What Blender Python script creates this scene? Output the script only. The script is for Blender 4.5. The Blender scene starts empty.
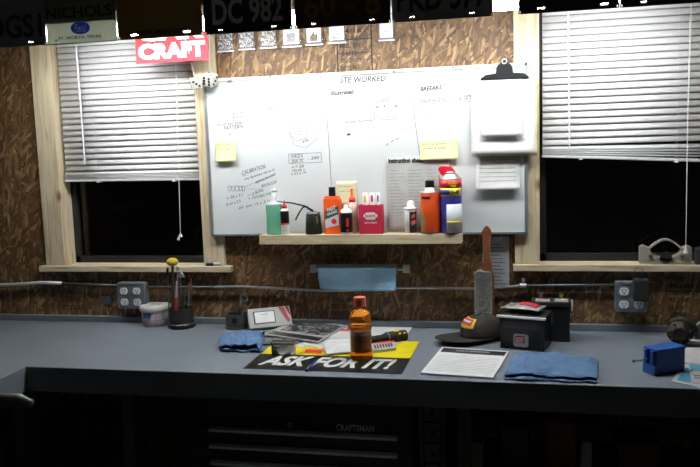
import bpy, bmesh, math, random
from mathutils import Vector, Matrix, noise
random.seed(7)
R = math.radians
SC = bpy.context.scene

# ---------------------------------------------------------------- camera
F, YAW, PITCH, ROLL = 760.12, -0.2119115, -0.1162766, -0.0322845
CAMZ = 1.60
def _basis():
    cy, sy, cp, sp = math.cos(YAW), math.sin(YAW), math.cos(PITCH), math.sin(PITCH)
    f = Vector((sy*cp, cy*cp, sp)); r = Vector((cy, -sy, 0)); u = r.cross(f)
    cr, sr = math.cos(ROLL), math.sin(ROLL)
    return cr*r + sr*u, -sr*r + cr*u, f
CR, CU, CF = _basis()
cam = bpy.data.objects.new('camera', bpy.data.cameras.new('camera'))
SC.collection.objects.link(cam)
m = Matrix.Identity(4)
for i in range(3):
    m[i][0], m[i][1], m[i][2] = CR[i], CU[i], -CF[i]
cam.matrix_world = Matrix.Translation((0, 0, CAMZ)) @ m
cam.data.sensor_width = 36; cam.data.lens = F/700*36; cam.data.clip_start = 0.05
SC.camera = cam

# ---------------------------------------------------------------- world, exposure
w = bpy.data.worlds.new('night'); SC.world = w; w.use_nodes = True
w.node_tree.nodes['Background'].inputs[0].default_value = (0.45, 0.5, 0.6, 1)
w.node_tree.nodes['Background'].inputs[1].default_value = 0.003
SC.view_settings.view_transform = 'Standard'; SC.view_settings.look = 'None'
SC.view_settings.exposure = 0.0; SC.view_settings.gamma = 1.0
SC.view_settings.use_curve_mapping = False
LAMP_OFF = 0.35      # distance of the tubes from the wall
TUBE = 40.0          # brightness of the fluorescent tubes under the shelf

# ---------------------------------------------------------------- where things stand
YW = 2.8364          # face of the back wall
ZB = 0.90            # bench top
def ray(x, y): return CR*((x-350)/F) - CU*((y-233.5)/F) + CF
def P(x, y, Y):
    d = ray(x, y); return d*(Y/d.y) + Vector((0, 0, CAMZ))
def W(x, y, off=0.0): return P(x, y, YW-off)
def B(x, y, h=0.0):
    d = ray(x, y); return d*((ZB+h-CAMZ)/d.z) + Vector((0, 0, CAMZ))

# ---------------------------------------------------------------- materials
def nt(name):
    m = bpy.data.materials.new(name); m.use_nodes = True
    n = m.node_tree; return m, n, n.nodes, n.links, n.nodes['Principled BSDF']
def rgb(r, g, b):
    f = lambda c: (c/255/12.92) if c/255 <= 0.04045 else ((c/255+0.055)/1.055)**2.4
    return (f(r), f(g), f(b))
MATS = {}
def mat(name, col, rough=0.5, metal=0.0, var=0.08, scale=20.0, bump=0.0, bscale=60.0, trans=0.0, coat=0.0, ior=1.45, alpha=1.0, sss=0.0, stretch=None):
    if name in MATS: return MATS[name]
    m, n, N, L, bs = nt(name)
    tc = N.new('ShaderNodeTexCoord'); src = tc.outputs['Object']
    if stretch:
        mp = N.new('ShaderNodeMapping'); mp.inputs['Scale'].default_value = stretch
        L.new(src, mp.inputs[0]); src = mp.outputs[0]
    no = N.new('ShaderNodeTexNoise'); no.inputs['Scale'].default_value = scale; no.inputs['Detail'].default_value = 4
    L.new(src, no.inputs['Vector'])
    cr = N.new('ShaderNodeValToRGB')
    cr.color_ramp.elements[0].position = 0.3; cr.color_ramp.elements[1].position = 0.7
    cr.color_ramp.elements[0].color = tuple(c*(1-var) for c in col)+(1,)
    cr.color_ramp.elements[1].color = tuple(min(1, c*(1+var)) for c in col)+(1,)
    L.new(no.outputs['Fac'], cr.inputs[0]); L.new(cr.outputs[0], bs.inputs['Base Color'])
    bs.inputs['Roughness'].default_value = rough; bs.inputs['Metallic'].default_value = metal
    bs.inputs['IOR'].default_value = ior
    if trans: bs.inputs['Transmission Weight'].default_value = trans
    if coat: bs.inputs['Coat Weight'].default_value = coat
    if alpha < 1: bs.inputs['Alpha'].default_value = alpha
    if bump:
        b2 = N.new('ShaderNodeTexNoise'); b2.inputs['Scale'].default_value = bscale; b2.inputs['Detail'].default_value = 5
        L.new(src, b2.inputs['Vector'])
        bp = N.new('ShaderNodeBump'); bp.inputs['Strength'].default_value = bump; bp.inputs['Distance'].default_value = 0.004
        L.new(b2.outputs['Fac'], bp.inputs['Height']); L.new(bp.outputs[0], bs.inputs['Normal'])
    MATS[name] = m; return m

def pine(name, axis, warm=1.0):
    if name in MATS: return MATS[name]
    m, n, N, L, bs = nt(name)
    tc = N.new('ShaderNodeTexCoord'); mp = N.new('ShaderNodeMapping')
    mp.inputs['Scale'].default_value = (1.2, 14, 14) if axis == 'x' else (14, 14, 1.2)
    L.new(tc.outputs['Object'], mp.inputs[0])
    no = N.new('ShaderNodeTexNoise'); no.inputs['Scale'].default_value = 5; no.inputs['Detail'].default_value = 6; no.inputs['Distortion'].default_value = 0.6
    L.new(mp.outputs[0], no.inputs['Vector'])
    cr = N.new('ShaderNodeValToRGB'); e = cr.color_ramp.elements
    e[0].position = 0.3; e[0].color = (0.40, 0.29, 0.16, 1); e[1].position = 0.5; e[1].color = (0.58, 0.49, 0.34, 1)
    x = cr.color_ramp.elements.new(0.8); x.color = (0.65, 0.57, 0.42, 1)
    L.new(no.outputs['Fac'], cr.inputs[0])
    # knots
    vo = N.new('ShaderNodeTexVoronoi'); vo.inputs['Scale'].default_value = 5.0
    mp2 = N.new('ShaderNodeMapping'); mp2.inputs['Scale'].default_value = (0.6, 1, 1) if axis == 'x' else (1, 1, 0.6)
    L.new(tc.outputs['Object'], mp2.inputs[0]); L.new(mp2.outputs[0], vo.inputs['Vector'])
    k = N.new('ShaderNodeMapRange'); k.inputs['From Min'].default_value = 0.03; k.inputs['From Max'].default_value = 0.10
    L.new(vo.outputs['Distance'], k.inputs['Value'])
    mx = N.new('ShaderNodeMix'); mx.data_type = 'RGBA'
    mx.inputs['A'].default_value = (0.22, 0.11, 0.05, 1)
    L.new(k.outputs[0], mx.inputs['Factor']); L.new(cr.outputs[0], mx.inputs['B'])
    L.new(mx.outputs['Result'], bs.inputs['Base Color']); bs.inputs['Roughness'].default_value = 0.6
    MATS[name] = m; return m

def osb():
    m, n, N, L, bs = nt('strand_board')
    tc = N.new('ShaderNodeTexCoord')
    wn = N.new('ShaderNodeTexNoise'); wn.inputs['Scale'].default_value = 25; wn.inputs['Detail'].default_value = 2
    L.new(tc.outputs['Object'], wn.inputs['Vector'])
    wm = N.new('ShaderNodeVectorMath'); wm.operation = 'MULTIPLY_ADD'
    wm.inputs[1].default_value = (0.006, 0.006, 0.006); L.new(wn.outputs['Color'], wm.inputs[0]); L.new(tc.outputs['Object'], wm.inputs[2])
    def layer(ang, off, sx, sz):
        mp = N.new('ShaderNodeMapping'); mp.vector_type = 'TEXTURE'
        mp.inputs['Rotation'].default_value = (0, R(ang), 0); mp.inputs['Location'].default_value = (off, 0, off*0.7)
        mp.inputs['Scale'].default_value = (1/sx, 100, 1/sz)
        L.new(wm.outputs[0], mp.inputs[0])
        vo = N.new('ShaderNodeTexVoronoi'); vo.inputs['Scale'].default_value = 1.0
        L.new(mp.outputs[0], vo.inputs['Vector'])
        sp = N.new('ShaderNodeSeparateColor'); L.new(vo.outputs['Color'], sp.inputs[0])
        gr = N.new('ShaderNodeTexNoise'); gr.inputs['Scale'].default_value = 3; gr.inputs['Detail'].default_value = 5
        mp3 = N.new('ShaderNodeMapping'); mp3.inputs['Scale'].default_value = (0.5, 1, 5)
        L.new(mp.outputs[0], mp3.inputs[0]); L.new(mp3.outputs[0], gr.inputs['Vector'])
        ad = N.new('ShaderNodeMath'); ad.operation = 'MULTIPLY_ADD'; ad.inputs[1].default_value = 0.50
        L.new(gr.outputs['Fac'], ad.inputs[0]); 
        ml = N.new('ShaderNodeMath'); ml.operation = 'MULTIPLY'; ml.inputs[1].default_value = 0.45
        L.new(sp.outputs[0], ml.inputs[0]); L.new(ml.outputs[0], ad.inputs[2])
        return ad.outputs[0], sp.outputs[1]
    a, pa = layer(20, 0, 14, 70); b, pb = layer(70, 3.1, 16, 80); c, pc = layer(-40, 7.7, 20, 100); d, pd = layer(100, 5.3, 22, 115)
    def pick(x, y, sel, th=0.55):
        g = N.new('ShaderNodeMath'); g.operation = 'GREATER_THAN'; g.inputs[1].default_value = th; L.new(sel, g.inputs[0])
        mx = N.new('ShaderNodeMix'); mx.data_type = 'FLOAT'
        L.new(g.outputs[0], mx.inputs['Factor']); L.new(x, mx.inputs['A']); L.new(y, mx.inputs['B'])
        return mx.outputs['Result']
    v = pick(a, b, pb); v = pick(v, c, pc); v = pick(v, d, pd, 0.66)
    cr = N.new('ShaderNodeValToRGB'); e = cr.color_ramp.elements
    e[0].position = 0.16; e[0].color = (0.050, 0.023, 0.008, 1); e[1].position = 0.80; e[1].color = (0.48, 0.32, 0.165, 1)
    x = e.new(0.38); x.color = (0.092, 0.045, 0.016, 1)
    x = e.new(0.6); x.color = (0.185, 0.100, 0.038, 1)
    L.new(v, cr.inputs[0]); L.new(cr.outputs[0], bs.inputs['Base Color'])
    bs.inputs['Roughness'].default_value = 0.55
    bp = N.new('ShaderNodeBump'); bp.inputs['Strength'].default_value = 0.5; bp.inputs['Distance'].default_value = 0.002
    L.new(v, bp.inputs['Height']); L.new(bp.outputs[0], bs.inputs['Normal'])
    MATS['osb'] = m; return m

def speckle(name, cols, scale=220.0, rough=0.3, steps=None):
    if name in MATS: return MATS[name]
    m, n, N, L, bs = nt(name)
    tc = N.new('ShaderNodeTexCoord'); vo = N.new('ShaderNodeTexVoronoi'); vo.inputs['Scale'].default_value = scale
    L.new(tc.outputs['Object'], vo.inputs['Vector'])
    sp = N.new('ShaderNodeSeparateColor'); L.new(vo.outputs['Color'], sp.inputs[0])
    cr = N.new('ShaderNodeValToRGB'); cr.color_ramp.interpolation = 'CONSTANT'
    e = cr.color_ramp.elements; e[0].color = cols[0]+(1,); e[1].color = cols[-1]+(1,); e[1].position = 1-1/len(cols)
    for i, c in enumerate(cols[1:-1]):
        x = e.new((i+1)/len(cols)); x.color = c+(1,)
    L.new(sp.outputs[0], cr.inputs[0]); L.new(cr.outputs[0], bs.inputs['Base Color'])
    bs.inputs['Roughness'].default_value = rough
    MATS[name] = m; return m

def glassy(name, tint, refl=0.08):
    m = bpy.data.materials.new(name); m.use_nodes = True; N = m.node_tree.nodes; L = m.node_tree.links
    for x in list(N):
        if x.type != 'OUTPUT_MATERIAL': N.remove(x)
    o = [x for x in N if x.type == 'OUTPUT_MATERIAL'][0]
    t = N.new('ShaderNodeBsdfTransparent'); t.inputs[0].default_value = tint+(1,)
    g = N.new('ShaderNodeBsdfGlossy'); g.inputs['Roughness'].default_value = 0.03
    no = N.new('ShaderNodeTexNoise'); no.inputs['Scale'].default_value = 3
    fr = N.new('ShaderNodeFresnel'); fr.inputs[0].default_value = 1.45
    mx = N.new('ShaderNodeMixShader'); L.new(fr.outputs[0], mx.inputs[0]); L.new(t.outputs[0], mx.inputs[1]); L.new(g.outputs[0], mx.inputs[2])
    L.new(mx.outputs[0], o.inputs[0]); return m

def emit(name, col, s):
    m, n, N, L, bs = nt(name)
    bs.inputs['Emission Color'].default_value = col+(1,); bs.inputs['Emission Strength'].default_value = s
    bs.inputs['Base Color'].default_value = (0.8, 0.8, 0.8, 1); return m

def translucent(name, col, t=0.8):
    m, n, N, L, bs = nt(name)
    o = [x for x in N if x.type == 'OUTPUT_MATERIAL'][0]
    bs.inputs['Base Color'].default_value = col+(1,)
    no = N.new('ShaderNodeTexNoise'); no.inputs['Scale'].default_value = 30
    bs.inputs['Roughness'].default_value = 0.5
    tr = N.new('ShaderNodeBsdfTranslucent'); tr.inputs[0].default_value = col+(1,)
    mx = N.new('ShaderNodeMixShader'); mx.inputs[0].default_value = t
    L.new(bs.outputs[0], mx.inputs[1]); L.new(tr.outputs[0], mx.inputs[2]); L.new(mx.outputs[0], o.inputs[0]); return m

OSB = osb()
PX, PZ = pine('pine_along', 'x'), pine('pine_upright', 'z')
M = lambda *a, **k: mat(*a, **k)
black = M('black_plastic', (0.007, 0.007, 0.008), 0.35)
dullblack = M('dull_black', (0.009, 0.009, 0.009), 0.75)
white = M('white_plastic', (0.78, 0.78, 0.78), 0.35, var=0.02)
paperm = M('white_paper', (0.8, 0.8, 0.8), 0.8, var=0.02)
steel = M('brushed_steel', (0.48, 0.49, 0.50), 0.35, 0.5, bump=0.1)
dsteel = M('dark_steel', (0.16, 0.16, 0.17), 0.4, 0.8, bump=0.2)
benchm = M('grey_bench_paint', (0.135, 0.155, 0.185), 0.5, var=0.10, scale=3, bump=0.05, bscale=200)
ink = M('black_ink', (0.02, 0.02, 0.02), 0.6)
marker = M('marker_ink', (0.025, 0.028, 0.036), 0.6)
marker2 = M('faint_marker_ink', (0.075, 0.08, 0.10), 0.6)
red = M('red_print', (0.62, 0.02, 0.03), 0.45)
yellow = M('yellow_print', (0.75, 0.55, 0.01), 0.45)
silver = M('silver_casting', (0.42, 0.39, 0.33), 0.45, 0.35, bump=0.5, bscale=120)

# ---------------------------------------------------------------- mesh building
class MB:
    def __init__(s): s.bm = bmesh.new()
    def box(s, a, b, mtx=None):
        a = Vector(a); b = Vector(b)
        c = (a+b)/2; d = b-a
        mt = Matrix.Translation(c) @ Matrix.Diagonal((abs(d.x), abs(d.y), abs(d.z), 1))
        if mtx: mt = mtx @ mt
        bmesh.ops.create_cube(s.bm, size=1, matrix=mt); return s
    def bbox(s, c, size, rx=0, ry=0, rz=0):     # turned box about its centre
        mt = Matrix.Translation(c) @ Matrix.Rotation(rz, 4, 'Z') @ Matrix.Rotation(ry, 4, 'Y') @ Matrix.Rotation(rx, 4, 'X') @ Matrix.Diagonal((*size, 1))
        bmesh.ops.create_cube(s.bm, size=1, matrix=mt); return s
    def cyl(s, p0, p1, r0, r1=None, n=20, caps=True):
        p0 = Vector(p0); p1 = Vector(p1); d = p1-p0
        r1 = r0 if r1 is None else r1
        q = d.to_track_quat('Z', 'Y').to_matrix().to_4x4()
        bmesh.ops.create_cone(s.bm, cap_ends=caps, segments=n, radius1=r0, radius2=r1, depth=d.length, matrix=Matrix.Translation((p0+p1)/2) @ q)
        return s
    def ball(s, c, r, sc=(1, 1, 1), n=16):
        bmesh.ops.create_uvsphere(s.bm, u_segments=n, v_segments=max(6, n//2+2), radius=r, matrix=Matrix.Translation(c) @ Matrix.Diagonal((*sc, 1))); return s
    def tube(s, pts, r, n=8):
        pts = [Vector(p) for p in pts]; rings = []
        for i, p in enumerate(pts):
            d = (pts[min(i+1, len(pts)-1)] - pts[max(i-1, 0)]).normalized()
            ref = Vector((0, 0, 1)) if abs(d.z) < 0.9 else Vector((0, 1, 0))
            u = d.cross(ref).normalized(); v = d.cross(u)
            rr = r[i] if isinstance(r, (list, tuple)) else r
            rings.append([s.bm.verts.new(p + u*rr*math.cos(2*math.pi*k/n) + v*rr*math.sin(2*math.pi*k/n)) for k in range(n)])
        for a, b in zip(rings, rings[1:]):
            for k in range(n): s.bm.faces.new((a[k], a[(k+1) % n], b[(k+1) % n], b[k]))
        s.bm.faces.new(rings[0][::-1]); s.bm.faces.new(rings[-1]); return s
    def lathe(s, prof, c=(0, 0, 0), n=28, mtx=None, sc=(1, 1)):
        c = Vector(c); rings = []
        for r, z in prof:
            rings.append([Vector((r*math.cos(2*math.pi*k/n)*sc[0], r*math.sin(2*math.pi*k/n)*sc[1], z)) for k in range(n)])
        vs = []
        for ring in rings:
            vs.append([s.bm.verts.new((mtx @ p if mtx else p) + c) for p in ring])
        for a, b in zip(vs, vs[1:]):
            for k in range(n): s.bm.faces.new((a[k], a[(k+1) % n], b[(k+1) % n], b[k]))
        if prof[0][0] > 0: s.bm.faces.new(vs[0][::-1])
        if prof[-1][0] > 0: s.bm.faces.new(vs[-1])
        return s
    def prism(s, poly, o, u, v, t):      # polygon in plane (u,v) at o, thickness vector t
        o, u, v, t = map(Vector, (o, u, v, t))
        a = [s.bm.verts.new(o+u*x+v*y) for x, y in poly]; b = [s.bm.verts.new(o+u*x+v*y+t) for x, y in poly]
        s.bm.faces.new(a[::-1]); s.bm.faces.new(b); n = len(a)
        for k in range(n): s.bm.faces.new((a[k], a[(k+1) % n], b[(k+1) % n], b[k]))
        return s
    def ring(s, outer, inner, o, u, v, t):   # frame between two loops of the same count
        o, u, v, t = map(Vector, (o, u, v, t)); n = len(outer)
        L = [[s.bm.verts.new(o+u*x+v*y+d) for x, y in lp] for lp in (outer, inner) for d in (Vector((0, 0, 0)), t)]
        for k in range(n):
            j = (k+1) % n
            s.bm.faces.new((L[0][k], L[2][k], L[2][j], L[0][j])); s.bm.faces.new((L[1][k], L[1][j], L[3][j], L[3][k]))
            s.bm.faces.new((L[0][k], L[0][j], L[1][j], L[1][k])); s.bm.faces.new((L[2][k], L[3][k], L[3][j], L[2][j]))
        return s
    def sheet(s, f, nu, nv):
        g = [[s.bm.verts.new(f(i/nu, j/nv)) for j in range(nv+1)] for i in range(nu+1)]
        for i in range(nu):
            for j in range(nv): s.bm.faces.new((g[i][j], g[i+1][j], g[i+1][j+1], g[i][j+1]))
        return s
    def stroke(s, pts, wd, nrm):         # flat pen line
        nrm = Vector(nrm)
        for a, b in zip(pts, pts[1:]):
            a = Vector(a); b = Vector(b); d = b-a
            if d.length < 1e-6: continue
            sd = d.normalized().cross(nrm)*wd/2
            q = [s.bm.verts.new(p) for p in (a-sd, b-sd, b+sd, a+sd)]
            q2 = [s.bm.verts.new(p.co+nrm*0.0004) for p in q]
            s.bm.faces.new(q2); s.bm.faces.new(q[::-1])
            for k in range(4): s.bm.faces.new((q[k], q[(k+1) % 4], q2[(k+1) % 4], q2[k]))
        return s
    def text(s, txt, o, u, v, wd=None, ht=None, t=0.0006, bold=0.0, shear=0.0, center=False, curve=None):
        cu = bpy.data.curves.new('t', 'FONT'); cu.body = txt; cu.offset = bold; cu.shear = shear
        cu.resolution_u = 3
        ob = bpy.data.objects.new('t', cu); SC.collection.objects.link(ob)
        dg = bpy.context.evaluated_depsgraph_get(); me = bpy.data.meshes.new_from_object(ob.evaluated_get(dg))
        bpy.data.objects.remove(ob); bpy.data.curves.remove(cu)
        xs = [p.co.x for p in me.vertices]; ys = [p.co.y for p in me.vertices]
        x0, x1, y0, y1 = min(xs), max(xs), min(ys), max(ys)
        if wd is None: wd = (x1-x0)*ht/(y1-y0)
        if ht is None: ht = (y1-y0)*wd/(x1-x0)
        o, u, v = Vector(o), Vector(u).normalized(), Vector(v).normalized(); nn = u.cross(v)
        if center: o = o-u*wd/2-v*ht/2
        vs = []
        for p in me.vertices:
            q = o + u*(p.co.x-x0)/(x1-x0)*wd + v*(p.co.y-y0)/(y1-y0)*ht + nn*t
            vs.append(s.bm.verts.new(q if curve is None else curve(q)))
        for f in me.polygons:
            try: s.bm.faces.new([vs[i] for i in f.vertices])
            except ValueError: pass
        bpy.data.meshes.remove(me); return s
    def build(s, name, material, parent=None, world=False, bevel=0.0, smooth=False, solid=0.0, sub=0, mods=None):
        bmesh.ops.recalc_face_normals(s.bm, faces=s.bm.faces) if not solid else None
        me = bpy.data.meshes.new(name); o = bpy.data.objects.new(name, me)
        if parent is not None:
            if world:
                r = parent
                while r.parent: r = r.parent
                s.bm.transform(ROOT[r.name].inverted())
            o.parent = parent
        else:
            xs = [v.co for v in s.bm.verts]
            c = Vector(((min(p.x for p in xs)+max(p.x for p in xs))/2, (min(p.y for p in xs)+max(p.y for p in xs))/2, min(p.z for p in xs)))
            s.bm.transform(Matrix.Translation(-c)); o.location = c; ROOT[o.name] = Matrix.Translation(c)
        s.bm.to_mesh(me); s.bm.free()
        me.materials.append(material)
        if smooth:
            for p in me.polygons: p.use_smooth = True
        if solid:
            md = o.modifiers.new('solid', 'SOLIDIFY'); md.thickness = solid; md.offset = 0
        if bevel:
            md = o.modifiers.new('bevel', 'BEVEL'); md.width = bevel; md.segments = 2; md.limit_method = 'ANGLE'
        if sub:
            md = o.modifiers.new('sub', 'SUBSURF'); md.levels = sub; md.render_levels = sub
        SC.collection.objects.link(o); return o
ROOT = {}
def thing(name, label, cat, loc=(0, 0, 0), rz=0.0, group=None, rx=0.0, ry=0.0):
    o = bpy.data.objects.new(name, None); SC.collection.objects.link(o)
    o.location = loc; o.rotation_euler = (rx, ry, rz); o.empty_display_size = 0.02
    ROOT[o.name] = Matrix.Translation(loc) @ o.rotation_euler.to_matrix().to_4x4()
    o['label'] = label; o['category'] = cat
    if group: o['group'] = group
    return o
def tag(o, label, cat, group=None):
    o['label'] = label; o['category'] = cat
    if group: o['group'] = group
    return o
def struct(o): o['kind'] = 'structure'; return o
def sempty(name, loc):
    o = bpy.data.objects.new(name, None); SC.collection.objects.link(o); o.location = loc; o.empty_display_size = 0.02
    ROOT[o.name] = Matrix.Translation(loc); o['kind'] = 'structure'; return o
X3, Y3, Z3 = Vector((1, 0, 0)), Vector((0, 1, 0)), Vector((0, 0, 1))
def rrect(w_, h_, r, n=4):
    pts = []
    for cx, cy, a0 in ((w_/2-r, h_/2-r, 0), (-w_/2+r, h_/2-r, 90), (-w_/2+r, -h_/2+r, 180), (w_/2-r, -h_/2+r, 270)):
        for k in range(n+1):
            a = R(a0+90*k/n); pts.append((cx+r*math.cos(a), cy+r*math.sin(a)))
    return pts
def circ(r, n=24, a0=0, sx=1, sy=1): return [(r*sx*math.cos(2*math.pi*k/n+a0), r*sy*math.sin(2*math.pi*k/n+a0)) for k in range(n)]

# ================================================================ the setting
XL, XR, YB, ZC = -2.95, 1.95, -2.3, 2.46
LW = (-1.825, -1.207, W(38.5, 266.1, 0.032).z, 2.10)     # left window opening
RW = (0.097, 0.719, W(513, 264.9, 0.032).z, 2.10)      # right window opening
T = 0.13
LH = (LW[0]-0.018, LW[1]+0.018, LW[2]-0.024, LW[3]); RH = (RW[0]-0.018, RW[1]+0.018, RW[2]-0.024, RW[3])
wb = MB()
for a, b in (((XL, 0), (LH[0], ZC)), ((LH[1], 0), (RH[0], ZC)), ((RH[1], 0), (XR, ZC)),
             ((LH[0], 0), (LH[1], LH[2])), ((LH[0], LH[3]), (LH[1], ZC)), ((RH[0], 0), (RH[1], RH[2])), ((RH[0], RH[3]), (RH[1], ZC))):
    wb.box((a[0], YW, a[1]), (b[0], YW+T, b[1]))
WALL = struct(wb.build('wall_back', OSB))
struct(MB().box((XL-0.1, YB, 0), (XL, YW+T, ZC)).build('wall_left', OSB))
struct(MB().box((XR, YB, 0), (XR+0.1, YW+T, ZC)).build('wall_right', OSB))
struct(MB().box((XL-0.1, YB-0.1, 0), (XR+0.1, YB, ZC)).build('wall_front', M('painted_board', (0.5, 0.5, 0.48), 0.8)))
struct(MB().box((XL-0.1, YB-0.1, -0.1), (XR+0.1, YW+T, 0)).build('floor', M('concrete_floor', (0.10, 0.10, 0.10), 0.7, bump=0.2, scale=4)))
struct(MB().box((XL-0.1, YB-0.1, ZC), (XR+0.1, YW+T, ZC+0.1)).build('ceiling', M('ceiling_board', (0.6, 0.6, 0.58), 0.8)))
# mill stamps printed on the strand board
s = MB()
def stamp(x0, x1, z0, z1, lines, sd):
    rnd = random.Random(sd); h = (z1-z0)/lines
    for k in range(lines):
        z = z0+h*k; o = (x0+rnd.uniform(0, 0.1)*(x1-x0), YW-0.0003, z+h*0.2)
        word = rnd.choice(['RATED SHEATHING', 'EXPOSURE 1', 'SIZED FOR SPACING', '24/16', '7/16 INCH', 'PS 2-04', 'MILL 501', 'STRENGTH AXIS'])
        s.text(word, o, X3, Z3, wd=(x1-x0)*rnd.uniform(0.55, 0.85), ht=h*0.6, t=0.0004, bold=0.02)
a, b = W(338, 72), W(371, 24)
stamp(a.x+0.01, b.x-0.01, a.z, b.z+0.02, 7, 1)
for x in (a.x, b.x): s.box((x-0.0025, YW-0.0008, a.z-0.01), (x+0.0025, YW+0.001, b.z+0.05))
for z in (a.z+0.065, a.z+0.115): s.box((a.x, YW-0.0008, z), (b.x, YW+0.001, z+0.003))
for px0, py0, px1, py1, n, sd in ((62, 311, 88, 272, 5, 3), (330, 316, 372, 297, 3, 4), (668, 318, 696, 275, 6, 6), (334, 262, 366, 248, 3, 8)):
    a, b = W(px0, py0), W(px1, py1); stamp(a.x, b.x, a.z, b.z, n, sd)
s.build('grade_stamp', M('stamp_ink', (0.012, 0.010, 0.010), 0.7), WALL, world=True)

# windows: casing, jamb, sill, sash, pane
sash = M('dark_sash', (0.014, 0.014, 0.015), 0.4)
def window(name, O, sill_x):
    root = sempty(name, ((O[0]+O[1])/2, YW, O[2]))
    x0, x1, z0, z1 = O; cw, ct = 0.088, 0.019
    for a, b in ((x0-cw, x0), (x1, x1+cw)):
        MB().box((a, YW-ct, z0), (b, YW, z1+0.07)).build('casing', PZ, root, world=True, bevel=0.0015)
    MB().box((x0, YW-ct, z1), (x1, YW, z1+0.07)).build('head_casing', PX, root, world=True, bevel=0.0015)
    for a, b in ((x0-0.018, x0), (x1, x1+0.018)):
        MB().box((a, YW, z0), (b, YW+0.10, z1)).build('jamb', PZ, root, world=True, bevel=0.001)
    MB().box((sill_x[0], YW-0.032, z0-0.024), (sill_x[1], YW, z0)).box((x0, YW, z0-0.024), (x1, YW+0.10, z0)).build('sill', PX, root, world=True, bevel=0.002)
    ix0, ix1 = x0, x1; y0, y1 = YW+0.062, YW+0.10
    f = MB()
    for a, b in (((ix0, z0), (ix0+0.026, z1)), ((ix1-0.026, z0), (ix1, z1)), ((ix0, z0), (ix1, z0+0.028)), ((ix0, z1-0.04), (ix1, z1)), ((ix0, (z0+z1)/2-0.02), (ix1, (z0+z1)/2+0.02))):
        f.box((a[0], y0, a[1]), (b[0], y1, b[1]))
    f.build('sash', sash, root, world=True, bevel=0.002)
    MB().box((ix0+0.02, y0+0.016, z0+0.02), (ix1-0.02, y0+0.021, z1-0.02)).build('pane', glassy('night_pane', (0.5, 0.5, 0.5)), root, world=True)
    return root
window('window_1', LW, (W(38.5, 266, 0.032).x, W(230.4, 266, 0.032).x))
window('window_2', RW, (W(513, 265, 0.032).x, 0.93))

# ================================================================ overhead shelf with the lamp and plates
ply = M('shelf_board', (0.34, 0.24, 0.13), 0.7, var=0.2, scale=8)
sh = thing('overhead_shelf', 'deep wooden shelf running over the bench above the plates', 'shelf', (-0.3, 2.55, 2.13))
MB().box((-2.1, 2.28, 2.13), (1.25, YW, 2.15)).build('shelf_board', ply, sh, world=True)
MB().box((-2.1, 2.262, 2.04), (1.25, 2.28, 2.15)).build('fascia', ply, sh, world=True)
wen = M('white_enamel', (0.8, 0.8, 0.8), 0.4, var=0.02)
litm = emit('lit_tube', (0.97, 1.0, 0.98), TUBE)
ly = YW-LAMP_OFF
hp = [(-0.085, 0.0), (-0.035, 0.045), (-0.035, 0.09), (0.035, 0.09), (0.035, 0.045), (0.085, 0.0), (0.083, -0.002), (0.033, 0.043), (-0.033, 0.043), (-0.083, -0.002)]
for lx0, lx1, lab in ((-1.78, -0.385, 'left white two-tube light fixture behind the licence plates'), (-0.365, 0.62, 'right white two-tube light fixture behind the licence plates, its end showing in the gap')):
    fx = thing('shop_light', lab, 'lamp', ((lx0+lx1)/2, ly, 2.03))
    MB().prism(hp, (lx0, ly, 2.035), Y3, Z3, (lx1-lx0, 0, 0)).build('reflector', wen, fx, world=True)
    for dy in (-0.035, 0.035):
        MB().cyl((lx0+0.025, ly+dy, 2.018), (lx1-0.025, ly+dy, 2.018), 0.0127, n=12).build('tube', litm, fx, world=True, smooth=True)
    for x in (lx0+0.012, lx1-0.012):
        MB().box((x-0.012, ly-0.06, 2.002), (x+0.012, ly+0.06, 2.075)).build('lamp_socket', wen, fx, world=True)

def plate(x0, x1, zb, col, txt, tcol, lab, y=2.2585, slots=None, tz=0.045, th=0.06, tw=0.8, rough=0.45, cut=0, tx=0.0, hw=0.0075):
    zt = zb+0.1524; root = thing('license_plate', lab, 'license plate', ((x0+x1)/2, y, zb), group='licence plates along the overhead shelf edge')
    b = MB(); t0, t1 = y, y+0.0015; z1, z2 = zb+0.009, zb+0.009+hw*0.6
    b.box((x0, t0, max(z2, zb+cut)), (x1, t1, zt))
    if not cut: b.box((x0+0.006, t0, zb), (x1-0.006, t1, z1))
    sl = slots or ((x0+x1)/2-0.089, (x0+x1)/2+0.089)
    e = [x0]+[q for c in sl for q in (c-hw, c+hw)]+[x1]
    for i in range(0, 0 if cut else len(e), 2): b.box((e[i], t0, z1), (e[i+1], t1, z2))
    b.build('plate', mat(col[0], col[1], rough, 0.0), root, world=True)
    g = MB(); r = 0.003
    for a, c in (((x0, zb), (x0+r, zt)), ((x1-r, zb), (x1, zt)), ((x0+0.004, zb), (x1-0.004, zb+r))):
        g.box((a[0], y-0.0016, a[1]), (c[0], y, c[1]))
    g.build('rim', mat(col[0], col[1], rough, 0.0), root, world=True)
    if txt: MB().text(txt, ((x0+x1)/2+tx, y, zb+tz+th/2), X3, Z3, wd=(x1-x0)*tw, ht=th, t=0.0012, center=True, bold=0.025).build('numbers', mat(tcol[0], tcol[1], 0.5), root, world=True)
    return root
pxs = lambda x: P(x, 20, 2.2585).x
GZ = 1.950
plate(pxs(-42), pxs(45), GZ+0.002, ('plate_grey', (0.20, 0.22, 0.21)), 'DGS1', ('plate_black', (0.012, 0.012, 0.014)), 'leftmost dark grey plate with black characters ending GS1', tz=0.027, th=0.075, tw=0.62, tx=0.048, slots=(pxs(-27), pxs(29)))
np_ = plate(pxs(42.5), pxs(116), GZ, ('plate_olive', (0.15, 0.165, 0.12)), 'NICHOLS', ('plate_black', (0.012, 0.012, 0.014)), 'plate with black lettering over a pale green strip bearing a blue oval', y=2.2605, tz=0.080, th=0.036, tw=0.9, slots=(pxs(55), pxs(103)), cut=0.066)
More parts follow.
